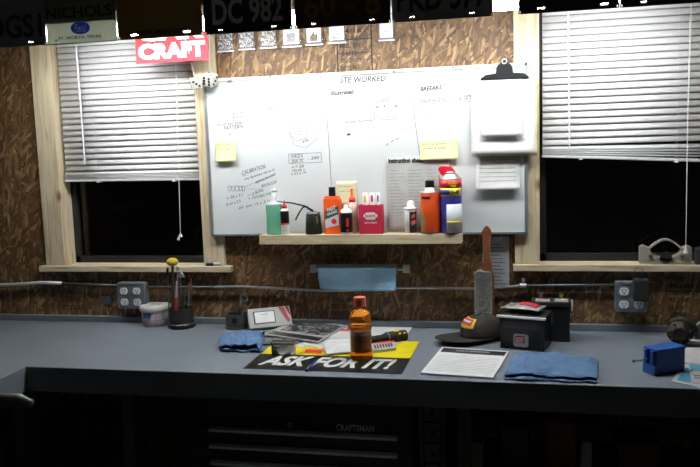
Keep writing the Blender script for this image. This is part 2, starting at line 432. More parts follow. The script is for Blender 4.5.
ins = translucent('pale_green_plastic', (0.35, 0.365, 0.315), 0.6)
oval = translucent('oval_blue', (0.02, 0.16, 0.85), 0.6); ovalw = translucent('oval_white', (0.95, 0.95, 0.95), 0.8)
xa, xb = pxs(46), pxs(115.5)
b_ = MB().box((xa, 2.2577, GZ+0.003), (xb, 2.2587, GZ+0.066)).build('dealer_strip', ins, np_, world=True)
xm = (xa+xb)/2
# the oval's script lettering is left open in the blue, so the pale strip shows through it
cu_ = bpy.data.curves.new('t', 'FONT'); cu_.body = 'Ford'; cu_.shear = 0.35; cu_.offset = 0.012; cu_.resolution_u = 3
ct_ = bpy.data.objects.new('t', cu_); SC.collection.objects.link(ct_)
bpy.context.view_layer.objects.active = ct_; ct_.select_set(True); bpy.ops.object.convert(target='CURVE'); ct_ = bpy.context.view_layer.objects.active
cd_ = ct_.data; cd_.dimensions = '2D'; cd_.fill_mode = 'BOTH'
ps_ = [p.co for sp in cd_.splines for p in sp.bezier_points]
ax, bx_, ay, by_ = min(p.x for p in ps_), max(p.x for p in ps_), min(p.y for p in ps_), max(p.y for p in ps_)
mx_, my_, wx_, hy_ = (ax+bx_)/2, (ay+by_)/2, bx_-ax, by_-ay
rx_, ry_ = wx_/2*1.50, hy_/2*1.62
sp = cd_.splines.new('POLY'); sp.points.add(39); sp.use_cyclic_u = True
for k in range(40): sp.points[k].co = (mx_+rx_*math.cos(2*math.pi*k/40), my_+ry_*math.sin(2*math.pi*k/40), 0, 1)
cd_.extrude = 0.01
bpy.context.view_layer.update()
me_ = bpy.data.meshes.new_from_object(ct_.evaluated_get(bpy.context.evaluated_depsgraph_get()))
bpy.data.objects.remove(ct_); bpy.data.curves.remove(cd_)
ov_ = MB(); ov_.bm.from_mesh(me_); bpy.data.meshes.remove(me_)
for v in ov_.bm.verts:
    x, y, z = v.co
    v.co = Vector((xm-0.002+(x-mx_)/rx_*0.0330, 2.2570-z*0.04, GZ+0.0475+(y-my_)/ry_*0.0195))
ov_.build('blue_oval', oval, np_, world=True)
MB().text('FT. WORTH, TEXAS', (xm-0.006, 2.2577, GZ+0.018), X3, Z3, wd=0.150, ht=0.0115, center=True, bold=0.03).build('dealer_lettering', M('navy_print', (0.015, 0.02, 0.08), 0.5), np_, world=True)
sc_ = MB()
for x in (pxs(55), pxs(103)): sc_.cyl((x, 2.2577, GZ+0.014), (x, 2.2550, GZ+0.014), 0.004)
sc_.build('screw', white, np_, world=True)
pb = plate(pxs(117), pxs(202.5), GZ+0.001, ('plate_amber', (0.30, 0.17, 0.03)), 'NEW MEXICO', ('plate_dark_red', (0.09, 0.02, 0.012)), 'plain dark brown plate just above the red banner', tz=0.012, th=0.014, tw=0.55, slots=(pxs(133.5), pxs(186)), hw=0.0115)
plate(pxs(204), pxs(292), GZ, ('plate_black_paint', (0.012, 0.013, 0.011)), 'DC 982', ('plate_pale', (0.5, 0.5, 0.46)), 'black plate with grey characters DC 982', slots=(pxs(220), pxs(273.5)), tz=0.026, th=0.078)
plate(pxs(295), pxs(391), GZ, ('plate_maroon', (0.07, 0.018, 0.018)), '60 - 8', ('plate_faded_gold', (0.22, 0.10, 0.02)), 'dark maroon plate with faint gold numbers between 982 and 577', tz=0.026, th=0.078, slots=(pxs(313.5), pxs(372)))
plate(pxs(392.5), pxs(493), GZ, ('plate_slate', (0.26, 0.26, 0.27)), 'PKD 577', ('plate_black', (0.012, 0.012, 0.014)), 'slate grey plate with black raised characters PKD 577', slots=(pxs(412), pxs(472)), tz=0.026, th=0.078, tw=0.9)
plate(pxs(518.5), pxs(619), GZ, ('plate_ink', (0.03, 0.03, 0.035)), None, None, 'dark plate over the left part of the right window, two slots showing', slots=(pxs(541), pxs(604)), hw=0.010)
plate(pxs(620), pxs(712), GZ, ('plate_coal', (0.04, 0.04, 0.035)), None, None, 'rightmost dark plate, cut by the right edge of the photo', slots=(pxs(643.5), pxs(700)))

# hardware bags on the wall
bagm = M('clear_bag', (0.8, 0.82, 0.85), 0.15, trans=0.0, alpha=0.10, var=0.02)
spk1 = speckle('mixed_screws', [(0.30, 0.31, 0.33), (0.03, 0.03, 0.03), (0.14, 0.14, 0.15), (0.42, 0.42, 0.42), (0.06, 0.06, 0.06), (0.22, 0.22, 0.23)], 200)
spk2 = speckle('mixed_parts', [(0.30, 0.31, 0.33), (0.03, 0.03, 0.03), (0.25, 0.15, 0.03), (0.42, 0.42, 0.42), (0.09, 0.05, 0.03), (0.22, 0.22, 0.23)], 190)
bags = [(217.5, 234, 52, spk1, 'leftmost clear hardware bag full of small bright screws'), (238.5, 255, 50, spk1, 'second hardware bag from the left, packed with screws'),
        (260, 277, 48.5, spk2, 'third hardware bag from the left with some brass pieces'), (282, 301.5, 47.5, None, 'bag with a white card and a black square in the middle'),
        (305.5, 323, 45.5, 1, 'bag with white card and brown bolts inside'), (328, 346, 43.5, 2, 'bag with a small grey heap, just left of the mill stamp'),
        (378.5, 394.5, 41, 3, 'bag with a plain white label, apart from the rest, right of the mill stamp')]
for x0, x1, yb, cm, lab in bags:
    a, b = W(x0, yb, 0.012), W(x1, yb-1, 0.012); z0 = (a.z+b.z)/2; hh = 0.10
    r = thing('hardware_bag', lab, 'bag', ((a.x+b.x)/2, YW-0.012, z0), group='hardware bags hung on the wall')
    wd = b.x-a.x
    def bagf(u, v, sgn=1):
        x = (u-0.5)*wd*(0.94+0.06*abs(2*v-1)); bul = 0.007*math.sin(math.pi*u)*math.sin(math.pi*min(1, v*1.3+0.05))
        return Vector((x, -sgn*bul-0.0005*sgn, v*hh))
    MB().sheet(lambda u, v: bagf(u, v, 1), 8, 10).sheet(lambda u, v: bagf(u, v, -1), 8, 10).build('pouch', bagm, r, smooth=True)
    MB().box((-wd*0.5, -0.0012, -0.002), (wd*0.5, 0.0012, 0.003)).build('seal', M('bag_seal', (0.6, 0.63, 0.67), 0.25), r)
    if cm in (spk1, spk2):
        MB().box((-wd*0.43, -0.004, 0.006), (wd*0.43, 0.003, 0.085)).build('screws', cm, r, bevel=0.003)
    else:
        MB().box((-wd*0.40, -0.003, 0.010), (wd*0.40, -0.001, 0.09)).build('card', paperm, r)
        if cm is None: MB().box((-0.016, -0.006, 0.018), (0.014, -0.003, 0.05)).build('contents', dsteel, r)
        elif cm == 1:
            k = MB()
            for q in range(5): k.cyl((-0.012+q*0.006, -0.005, 0.014), (-0.010+q*0.005, -0.005, 0.035+0.006*(q % 3)), 0.0022)
            k.build('contents', M('brown_bolts', (0.14, 0.09, 0.05), 0.4, 0.5), r)
        elif cm == 2:
            k = MB()
            for q in range(12): k.ball((random.uniform(-0.014, 0.014), -0.005, random.uniform(0.014, 0.034)), 0.003, n=8)
            k.build('contents', steel, r)
        else: MB().text('1/4\n 2', (0, -0.003, 0.028), X3, Z3, wd=0.014, ht=0.014, center=True).build('lettering', marker, r)

# ================================================================ red banner, dice
a, bq = W(136.5, 64.3, 0.12), W(209, 60, 0.12)
bw = bq.x-a.x; bn = thing('banner', 'red banner with bold white letters hanging over the left window blind', 'banner', ((a.x+bq.x)/2, YW-0.12, a.z), ry=0.0)
MB().sheet(lambda u, v: Vector(((u-0.5)*bw, 0.004*math.sin(u*5), 0.001+v*0.185)), 12, 4).build('cloth', M('banner_red', (0.46, 0.015, 0.03), 0.6), bn, solid=0.001)
bc = lambda q: q+Vector((0, 0.004*math.sin((q.x/bw+0.5)*5)-0.0008, 0))
MB().text('CRAFT', (0, 0, 0.044), X3, Z3, wd=bw*0.93, ht=0.060, bold=0.06, center=True, curve=bc).text('CAR', (0, 0, 0.113), X3, Z3, wd=bw*0.93, ht=0.064, bold=0.06, center=True, curve=bc).build('lettering', paperm, bn)
for cxp, cyp, sz, rz, lab, pips in ((197, 82.5, 0.040, 0.4, 'left fuzzy white die with black pips, half in front of the blind', 0), (210, 79.5, 0.046, -0.2, 'right fuzzy white die with black pips by the corner of the whiteboard', 1)):
    c = W(cxp, cyp, 0.075-0.02*(pips))
    d = thing('fuzzy_die', lab, 'fuzzy dice', c-Vector((0, 0, sz/2)), rz, 'pair of fuzzy dice', rx=0.32, ry=0.25 if pips else -0.2)
    mb = MB(); bmesh.ops.create_cube(mb.bm, size=sz, matrix=Matrix.Translation((0, 0, sz/2)))
    bmesh.ops.bevel(mb.bm, geom=mb.bm.edges[:], offset=sz*0.16, segments=4, affect='EDGES', profile=0.6)
    mb.build('plush_body', M('white_plush', (0.50, 0.50, 0.46), 0.95, bump=1.0, bscale=400), d, smooth=True)
    k = MB(); h = sz/2; q = sz*0.24
    front = ((-q, q), (q, q), (-q, 0), (q, 0), (-q, -q), (q, -q)) if pips else ((-q, q), (0, 0), (q, -q))
    for x, z in front: k.cyl((x, -h-0.0015, h+z), (x, -h+0.002, h+z), sz*0.115, n=12)
    for x, z in ((-q, -q), (0, 0), (q, q)) if pips else ((-q, -q), (q, q), (q, -q), (-q, q)):
        k.cyl((-h-0.0015, x, h+z), (-h+0.002, x, h+z), sz*0.115, n=12); k.cyl((h-0.002, x, h+z), (h+0.0015, x, h+z), sz*0.115, n=12)
    for x, y in ((-q, q), (q, -q)): k.cyl((x, y, sz-0.002), (x, y, sz+0.0015), sz*0.115, n=12)
    k.build('pip', ink, d)
    MB().tube([(0, 0, sz-0.002), (0.002, 0.0, sz+0.10), (0.0, 0.0, 2.12-c.z)], 0.0008, 6).build('string', paperm, d)

# ================================================================ blinds
slatm = M('blind_slat', (0.72, 0.72, 0.745), 0.45, var=0.02)
def blind(lab, x0, x1, zbL, zbR, ztop, cords, wand, cordx, tz, cy=0.0):
    yb = YW+0.022
    r = thing('window_blind', lab, 'window blind', ((x0+x1)/2, yb, min(zbL, zbR)))
    MB().box((x0, yb-0.013, ztop-0.03), (x1, yb+0.013, ztop)).build('head_rail', slatm, r, world=True, bevel=0.002)
    sp = 0.0240; zz0 = max(zbL, zbR)+0.012; n = int((ztop-0.04-zz0)/sp)
    mb = MB(); th = R(71)
    for k in range(n+5):
        if k < 5: f = k/5; zl = zbL+0.006+0.004*k+(zz0-zbL)*f*0.9; zr = zbR+0.006+0.004*k+(zz0-zbR)*f*0.9; tt = R(12+6*k)
        else: zl = zr = zz0+0.02+(k-4)*sp-0.006; tt = th
        if zl > ztop-0.035: break
        def f3(u, v):
            x = x0+0.003+(x1-x0-0.006)*u; zc = zl+(zr-zl)*u; s_ = (v-0.5)*0.0254; cam_ = 0.0022*(1-(2*v-1)**2)
            return Vector((x, yb+s_*math.cos(tt)-cam_*math.sin(tt), zc+s_*math.sin(tt)+cam_*math.cos(tt)))
        mb.sheet(f3, 1, 4)
    mb.build('slats', slatm, r, world=True, smooth=True, solid=0.0006)
    L_ = math.atan2(zbR-zbL, x1-x0); c = Vector(((x0+x1)/2, yb, (zbL+zbR)/2))
    MB().bbox(c, (x1-x0, 0.025, 0.010), ry=-L_).build('bottom_rail', slatm, r, world=True, bevel=0.003)
    for x in cords:
        u = (x-x0)/(x1-x0); zb = zbL+(zbR-zbL)*u
        k = MB()
        for dy in (-0.0135, 0.0135): k.cyl((x, yb+dy, zb-0.008), (x, yb+dy, ztop-0.02), 0.0006, n=5)
        k.box((x-0.006, yb-0.013, zb-0.009), (x+0.006, yb+0.013, zb-0.004))
        k.build('ladder_cord', M('cord_white', (0.8, 0.8, 0.8), 0.7), r, world=True)
    MB().cyl((wand[0], yb-0.022, ztop-0.03), (wand[1], yb-0.024, wand[2]), 0.0032, n=6).build('tilt_wand', M('wand', (0.8, 0.82, 0.86), 0.2), r, world=True)
    p = [(cordx[0], yb-0.03, ztop-0.03), ((cordx[0]+cordx[1])/2, yb-0.03, (ztop+tz)/2), (cordx[1], yb-0.03-cy, tz)]
    MB().tube(p, 0.0011, 5).tube([(q[0]+0.004*(2-i)/2, q[1], q[2]) for i, q in enumerate(p)], 0.0011, 5).build('lift_cord', MATS['cord_white'], r, world=True)
    return r, Vector((cordx[1], yb-0.03-cy, tz))
r, e = blind('white slatted blind hanging level over the left window', LW[0]+0.008, LW[1]-0.004, W(70, 180.5, -0.022).z, W(197, 179, -0.022).z, 2.08, [W(97, 150, -0.02).x, W(173, 150, -0.02).x], (W(77, 60, 0).x, W(85, 160, 0).x, W(85, 164, 0).z), (W(176, 60, 0.01).x, W(180, 230, 0.01).x), W(181, 233, 0.01).z)
MB().cyl(e+Vector((0.003, 0, -0.016)), e+Vector((0.0, 0, 0.0)), 0.006, 0.002, 10).cyl(e+Vector((-0.011, 0, -0.028)), e+Vector((-0.003, 0, -0.006)), 0.006, 0.002, 10).build('tassel', white, r, world=True)
r, e = blind('white slatted blind with sagging bottom rail over the right window', RW[0]+0.009, RW[1]-0.009, W(545, 156, -0.022).z, W(705, 161.5, -0.022).z, 2.08, [W(581, 100, -0.02).x, W(677, 100, -0.02).x], (W(568, 40, 0).x, W(569.5, 140, 0).x, W(569.5, 149, 0).z), (W(690, 30, 0.01).x, W(684.5, 240, 0.01).x), W(684.5, 246, 0.01).z, cy=0.024)
MB().cyl(e+Vector((0, 0, -0.022)), e, 0.009, 0.002, 10).build('tassel', white, r, world=True)

# ================================================================ whiteboard
wx0, wx1, wz0, wz1 = -1.163, 0.056, 1.259, 1.868
yf = YW-0.034
wbd = thing('whiteboard', 'large white dry-erase board covered in pen notes between the windows', 'whiteboard', ((wx0+wx1)/2, YW-0.02, wz0))
MB().box((wx0, yf, wz0), (wx1, YW-0.0195, wz1)).build('writing_surface', M('board_white', (0.70, 0.725, 0.745), 0.28, var=0.015, scale=2), wbd, world=True)
alu = M('aluminium_frame', (0.42, 0.45, 0.48), 0.35, 0.7)
fw = 0.012; yo = yf-0.005
for a, b in (((wx0, wz0), (wx0+fw, wz1)), ((wx1-fw, wz0), (wx1, wz1))): MB().box((a[0], yo, a[1]), (b[0], YW-0.0195, b[1])).build('frame_side', alu, wbd, world=True, bevel=0.0015)
MB().box((wx0, yo, wz0), (wx1, YW-0.0195, wz0+0.009)).build('frame_bottom', alu, wbd, world=True, bevel=0.0015)
MB().box((wx0, yo, wz1-fw), (wx1, YW-0.0195, wz1)).build('frame_top', M('frame_white', (0.7, 0.72, 0.74), 0.35), wbd, world=True, bevel=0.0015)
mk = MB()
for x, y in ((231, 80.5), (270, 76.5), (394, 71.5), (453, 67.5)):
    q = W(x, y, 0.042); mk.cyl(q, q+Vector((0, -0.003, 0)), 0.004)
mk.box(W(229, 81, 0.04)-Vector((0.007, 0.002, 0.003)), W(229, 81, 0.04)+Vector((0.007, 0.002, 0.003)))
mk.build('mounting_clip', dsteel, wbd, world=True)
FN = Vector((0, -1, 0)); yt = YW-yf
def wp(x, y): q = W(x, y, yt); return Vector((q.x, yf-0.0002, q.z))
ms, mf = 0, 1
PEN = [MB(), MB()]
def flush(kind):
    for i, mt in ((0, marker), (1, marker2)):
        if len(PEN[i].bm.verts): PEN[i].build(kind+('_faint' if i else ''), mt, wbd, world=True)
        else: PEN[i].bm.free()
        PEN[i] = MB()
def line(pts, wd=0.0022, d=ms): PEN[d].stroke([wp(*p) for p in pts], wd*0.65 if wd < 0.004 else wd, FN)
def note(t, x0, y0, x1, y1, h, d=ms, bold=0.0):
    a, b, c = wp(x0, y0), wp(x1, y1), wp(x0, y0-h); u = (b-a).normalized(); v = Vector((-u.z, 0, u.x))
    PEN[d].text(t, a, u, v, wd=(b-a).length, ht=(c-a).length, t=0.0005, bold=bold, shear=0.15)
def rectpx(x0, y0, x1, y1, d=ms, wd=0.002, sl=-0.04):
    k = sl*(x1-x0); line([(x0, y0), (x1, y0+k), (x1+0.6, y1+k), (x0+0.6, y1), (x0, y0)], wd, d)
line([(324.5, 88), (328, 130), (331.5, 186)], 0.0022); line([(411, 88), (415.5, 125), (420, 157)], 0.0022)
flush('column_line')
rectpx(337.5, 76, 388, 84, wd=0.0022); note('STE WORKED', 340, 83.3, 386, 81.2, 6, bold=0.02)
flush('heading')
note('Illustrated', 331, 95.6, 354, 93.8, 4.5, bold=0.03); line([(328, 98.5), (360, 96)])
flush('column_title')
note('BREEAKS', 420.5, 91.5, 442, 89.3, 4.5, bold=0.03); line([(420, 93), (431, 92.2)]); line([(437, 91), (444, 90.3)])
rectpx(417, 98.5, 474, 104.5, mf, sl=-0.06); note('GRADE RECEIVED', 419, 103.5, 449, 101.5, 4, mf); note('4 SET', 459, 100.5, 472, 99.5, 4, mf)
flush('list_title')
rectpx(374, 97, 396.5, 120, mf); note('LIGHTS', 377, 103, 391, 101, 4, mf)
flush('list_box')
for x in (377, 384.5, 392.5): rectpx(x, 108, x+2.5, 118, ms, 0.0016)
for x, y in ((377, 107), (384.5, 106), (396, 106)): line([(x-0.7, y), (x+0.9, y)], 0.005)
flush('bars_sketch')
note('wheel housing', 345, 124, 373, 121.5, 3, mf); line([(347, 134.6), (350.5, 134.4)], 0.007)
flush('wheel_label')
for p in ((386, 145.5), (391, 142), (396, 140)): line([p, (p[0]+2.5, p[1]-2)], 0.003)
flush('dash_marks')
line([(428, 119), (430, 120.5)], 0.002, mf)
flush('lights_sketch')
for k in range(3): line([(279+4*k, 100.5-1.3*k), (285+4*k, 96-1.3*k)], 0.002)
note('lens', 264, 101, 271, 100.5, 3); rectpx(263, 106, 277, 111.5, mf); note('cover', 264, 110.5, 275, 109.6, 3, mf)
flush('top_sketch')
rectpx(226, 112, 233, 121, mf); note('socket', 233, 115, 246, 113, 3, mf); note('backing', 233, 119, 248, 117, 3, mf)
note('oil drain bolt', 217, 126.5, 243, 124, 3.5, mf); note('PATTERN', 224, 130, 243, 128, 3.5); note('is', 229, 135, 231, 134.5, 2.5)
flush('drain_sketch')
def circle(cx, cy, rx, ry, d=mf, wd=0.0016): line([(cx+rx*math.cos(t/24*2*math.pi), cy+ry*math.sin(t/24*2*math.pi)) for t in range(25)], wd, d)
circle(298.5, 130, 4.5, 4.5); circle(298.5, 130, 1.6, 1.6); circle(299, 131, 9, 9.5); line([(289, 124), (292, 112), (300, 109), (309, 117), (317, 139), (306, 148), (294, 145), (289, 132)], 0.0014, mf)
line([(290, 111), (294, 117), (296, 112), (300, 121)], 0.0014, mf); note('v/x', 303, 143, 309, 141, 3.5)
flush('wheel_sketch')
rectpx(288.5, 154, 321, 163.5, wd=0.0018); note('FORCE X', 291, 158, 303, 157.5, 3.5); line([(291, 159.5), (304, 159)], 0.0014); note('DIA 12', 292, 163, 303, 162, 3); note('- 200', 308, 160, 319, 159, 3)
note('a = 20', 292, 168, 304, 167.3, 2.6); note('mm dia =', 292, 171.5, 305, 170.8, 2.6); note('x 2.5 x 14', 291, 175, 306, 173.5, 2.6)
flush('force_notes')
note('CALIBRATION', 243, 175, 266, 168, 4, mf); line([(241, 173), (243, 176), (247, 175)], 0.0016, mf)
note('the Spanner turns it', 245, 181, 275, 171, 3); note('shaft from the wrench', 256, 184, 276, 175, 3)
for k, (x, wd) in enumerate(((228, 2.5), (231.5, 2.5), (235, 3.5), (239, 2.5), (242, 2))): rectpx(x, 186+0.4*(k % 2), x+wd, 191, wd=0.0018)
line([(244, 188), (251, 184), (275, 175)], 0.0012); line([(246, 189), (260, 189)], 0.0012, mf); note('PISTON IS UP', 262, 188, 277, 183, 2.8)
circle(250.5, 196.5, 2.5, 2.5, ms); note('2 BORE', 253, 195, 264, 191, 2.8, mf); note('DOUBLE THE GAP', 254, 199, 278, 193, 2.8, mf)
note('x .50 x 3.1', 227, 199.5, 243, 196, 2.8); note('8 cm x 2.5', 227, 206, 241, 202, 2.8); note('#3  per 12 x 2 rpm', 239, 210, 275, 201, 3)
flush('formula_notes')

# clipboard and papers
c0, c1 = W(472, 157, 0.05), W(537, 77, 0.05); cx = (c0.x+c1.x)/2
cb = thing('clipboard', 'clipboard with black clip full of white sheets, on the right end of the whiteboard', 'clipboard', (cx, YW-0.045, c0.z))
MB().box((c0.x+0.006, YW-0.047, c0.z+0.004), (c1.x, YW-0.0425, c1.z+0.01)).build('backing_board', M('clipboard_board', (0.62, 0.62, 0.6), 0.5), cb, world=True, bevel=0.001)
def leaf(name, px0, py0, px1, py1, off, mt, curl=0.012, sk=0.0, par=cb):
    a, b = W(px0, py1, off), W(px1, py0, off)
    return MB().sheet(lambda u, v: Vector((a.x+(b.x-a.x)*u+sk*v, YW-off-curl*(1-v)**3*(0.6+0.4*u)-0.002*math.sin(u*3.1), a.z+(b.z-a.z)*v)), 8, 14).build(name, mt, par, world=True, smooth=True, solid=0.0008)
leaf('lower_sheets', 472, 77, 537, 156.5, 0.049, M('yellowish_pad', (0.75, 0.74, 0.35), 0.7), 0.006)
leaf('sheet_stack', 471.5, 76, 535, 155.5, 0.052, paperm, 0.009, 0.002)
leaf('small_sheet', 481, 79, 522, 137, 0.060, paperm, 0.014)
a = W(504.5, 79, 0.062)
k = MB().prism([(-0.085, 0), (0.085, 0), (0.083, 0.006), (0.065, 0.018), (0.030, 0.021), (0.028, 0.040), (0.022, 0.052), (0.012, 0.055), (0.009, 0.068), (0.0, 0.076), (-0.009, 0.068), (-0.012, 0.055), (-0.022, 0.052), (-0.028, 0.040), (-0.030, 0.021), (-0.065, 0.018), (-0.083, 0.006)], a, X3, Z3, (0, 0.010, 0))
k.build('clip', M('black_clip', (0.02, 0.022, 0.025), 0.3, 0.3), cb, world=True, bevel=0.002)
q = W(504.5, 61, 0.075)
MB().ring(circ(0.0095, 20), circ(0.0060, 20), (a.x, YW-0.0655, a.z+0.061), X3, Z3, (0, 0.003, 0)).build('hanging_ring', steel, cb, world=True)
a, b = W(476, 189.5, 0.037), W(519.5, 156, 0.037)
lp = thing('paper_sheet', 'curled white printed form on the whiteboard under the clipboard', 'paper', ((a.x+b.x)/2, YW-0.036, a.z))
MB().sheet(lambda u, v: Vector((a.x+(b.x-a.x)*u, YW-0.037-0.02*(1-v)**3, a.z+(b.z-a.z)*v)), 8, 12).build('sheet', M('grey_paper', (0.62, 0.62, 0.62), 0.8), lp, world=True, smooth=True, solid=0.0008)
k = MB()
for i in range(6):
    z = a.z+(b.z-a.z)*(0.25+0.13*i); v = 0.25+0.13*i
    k.box((a.x+0.012, YW-0.0385-0.02*(1-v)**3, z), (b.x-0.012, YW-0.0378-0.02*(1-v)**3, z+0.0012))
k.build('printed_lines', marker2, lp, world=True)
def sticky(px0, py0, px1, py1, off, lab, col=(0.78, 0.80, 0.42), curl=0.014, lines=False):
    a, b = W(px0, py1, off), W(px1, py0, off)
    r = thing('sticky_note', lab, 'sticky note', ((a.x+b.x)/2, YW-off, a.z))
    MB().sheet(lambda u, v: Vector((a.x+(b.x-a.x)*u, YW-off-curl*(1-v)**2, a.z+(b.z-a.z)*v)), 4, 8).build('note_paper', mat('note_%d' % int(px0), col, 0.8, var=0.03), r, world=True, smooth=True, solid=0.0005)
    k = MB()
    for i in range(2):
        v = 0.55+0.2*i; z = a.z+(b.z-a.z)*v
        k.text('pick up gasket' if i else 'order 2 seals', ((a.x+0.012), YW-off-curl*(1-v)**2-0.0015, z), X3, Z3, wd=(b.x-a.x)*0.6, ht=0.006)
    k.build('note_writing', marker2, r, world=True)
sticky(216.5, 140, 236, 162, 0.0355, 'pale yellow sticky note lifting off the left part of the whiteboard')
sticky(420.5, 139, 458, 160, 0.0355, 'wide yellow sticky note above the instruction sheet, left of the clipboard', (0.80, 0.80, 0.45))
sticky(337, 181, 357, 205, 0.0355, 'cream sticky note behind the glue bottle with orange tip', (0.72, 0.70, 0.46), 0.006)
# instruction sheet
a, b = W(388, 232.5, 0.040), W(449, 153.5, 0.040)
ins_ = thing('instruction_sheet', 'large grey printed instruction sheet standing behind the spray cans on the shelf', 'paper', ((a.x+b.x)/2, YW-0.05, 1.2705))
a.z = 1.2715
sf = lambda u, v: Vector((a.x+(b.x-a.x)*u, YW-0.0402+0.001*v-0.0006*math.sin(u*6), a.z+(b.z-a.z)*v*(1-0.03*(1-u))))
MB().sheet(sf, 12, 10).build('sheet', M('newsprint', (0.50, 0.50, 0.50), 0.8, bump=0.5, bscale=15), ins_, world=True, smooth=True, solid=0.0006)
k = MB(); cu = lambda q: Vector((q.x, YW-0.0402+0.001*(q.z-a.z)/(b.z-a.z)-0.0006*math.sin((q.x-a.x)/(b.x-a.x)*6)-0.0013, q.z))
k.text('instruction sheet', (a.x+0.008, 0, b.z-0.030), X3, Z3, wd=0.130, ht=0.019, bold=0.045, curve=cu)
k.text('turn signal and', (a.x+0.135, 0, b.z-0.016), X3, Z3, wd=0.066, ht=0.005, curve=cu, bold=0.03).text('wiring kit', (a.x+0.135, 0, b.z-0.025), X3, Z3, wd=0.055, ht=0.005, curve=cu, bold=0.02)
k.build('headline', ink, ins_, world=True)
k = MB(); rnd = random.Random(5)
for i in range(15):
    z = b.z-0.06-0.012*i
    for c in range(3): k.text(rnd.choice(['clean the surface', 'cut red wire at A', 'fit seal to ring', 'tighten bolts B', 'see fig 2 and 3']), (a.x+0.012+0.07*c, 0, z), X3, Z3, wd=rnd.uniform(0.03, 0.055), ht=0.005, curve=cu)
k.build('small_print', marker2, ins_, world=True)

# ================================================================ shelf and what stands on it
SZ = 1.270; SY = YW-0.076
shx0, shx1 = W(259, 235, 0.11).x, W(461.5, 233, 0.11).x
ws = thing('wall_shelf', 'short pale pine shelf under the whiteboard holding the bottles', 'shelf', ((shx0+shx1)/2, SY, 1.234))
MB().box((shx0, YW-0.110, 1.234), (shx1, YW-0.0396, SZ)).build('shelf_board', PX, ws, world=True, bevel=0.0015)
MB().box((shx0+0.02, YW-0.0396, 1.236), (shx1-0.02, YW, 1.2575)).build('ledger', PX, ws, world=True)
def sx(px): return P(px, 210, SY).x
def sz(py, px=350): return P(px, py, SY).z-SZ
def onshelf(name, lab, cat, px0, px1, dy=0.0, group=None):
    x0, x1 = sx(px0), sx(px1)
    return thing(name, lab, cat, ((x0+x1)/2, SY+dy, SZ), group=group), (x1-x0)/2
# green spray bottle
r, R_ = onshelf('spray_bottle', 'clear square bottle of green liquid at the left end of the shelf', 'bottle', 266, 283)
H = sz(205, 275); H2 = sz(187, 275)
MB().lathe([(R_*0.92, 0.0), (R_, 0.004), (R_, H*0.97), (R_*0.95, H)], n=4*7, sc=(1, 0.8)).build('green_liquid', M('green_liquid', (0.22, 0.62, 0.42), 0.2, trans=0.35), r, smooth=False, bevel=0.002)
MB().lathe([(R_*1.0, H+0.0005), (R_*0.95, H+0.006), (R_*0.5, H+0.014), (R_*0.34, H+0.02), (R_*0.34, H2-0.02)], sc=(1, 0.8)).build('bottle_neck', M('cloudy_plastic', (0.72, 0.76, 0.76), 0.3, alpha=0.6), r, smooth=True)
MB().cyl((0, 0, H2-0.02), (0, 0, H2-0.006), 0.009).cyl((0, 0, H2-0.006), (0, 0, H2+0.004), 0.004, 0.003).build('cap', M('cap_clear', (0.75, 0.72, 0.70), 0.3), r, smooth=True)
# small glue bottle, red tip
r, R_ = onshelf('glue_bottle', 'small white glue bottle with red nozzle beside the green bottle', 'bottle', 281.5, 289.5, -0.012)
H = sz(208, 286)
MB().lathe([(R_*0.9, 0), (R_, 0.003), (R_, H-0.008), (R_*0.6, H)]).build('body', M('milk_white', (0.66, 0.66, 0.66), 0.35), r, smooth=True)
MB().cyl((0, 0, 0.042), (0, 0, H-0.010), R_*1.03, caps=False).build('label', black, r, smooth=True)
MB().cyl((0, 0, 0.038), (0, 0, 0.0445), R_*1.04, caps=False).build('label_band', red, r, smooth=True)
MB().lathe([(R_*0.62, H), (R_*0.62, H+0.010), (0.003, H+0.016), (0.002, H+0.032)]).build('nozzle', red, r, smooth=True)
# oil can
r, R_ = onshelf('oil_can', 'black pump oil can with long spout pointing left', 'oil can', 305, 321)
H = sz(212, 312)
MB().lathe([(R_*1.05, 0), (R_*1.05, 0.003), (R_*0.9, H*0.8), (R_*0.82, H*0.84), (R_*0.80, H)]).build('body', M('oily_black', (0.022, 0.022, 0.014), 0.3, 0.4), r, smooth=True)
MB().lathe([(R_*0.84, H*0.80), (R_*0.84, H*0.99), (R_*0.6, H*1.02), (0.004, H*1.04)]).build('collar', dsteel, r, smooth=True)
t0 = P(277, 201, SY); q = lambda px, py: P(px, py, SY-0.018)-Vector(r.location)
MB().tube([(0, 0, H), (0.0, -0.01, H+0.006), q(305, 206), q(292, 203), q(277, 201.5)], [0.004, 0.005, 0.0032, 0.0028, 0.002]).build('spout', black, r, smooth=True)
MB().tube([q(308, 206.5), q(303, 207), q(299, 213), q(295.5, 220)], [0.0025, 0.003, 0.003, 0.0025]).build('trigger', black, r, smooth=True)
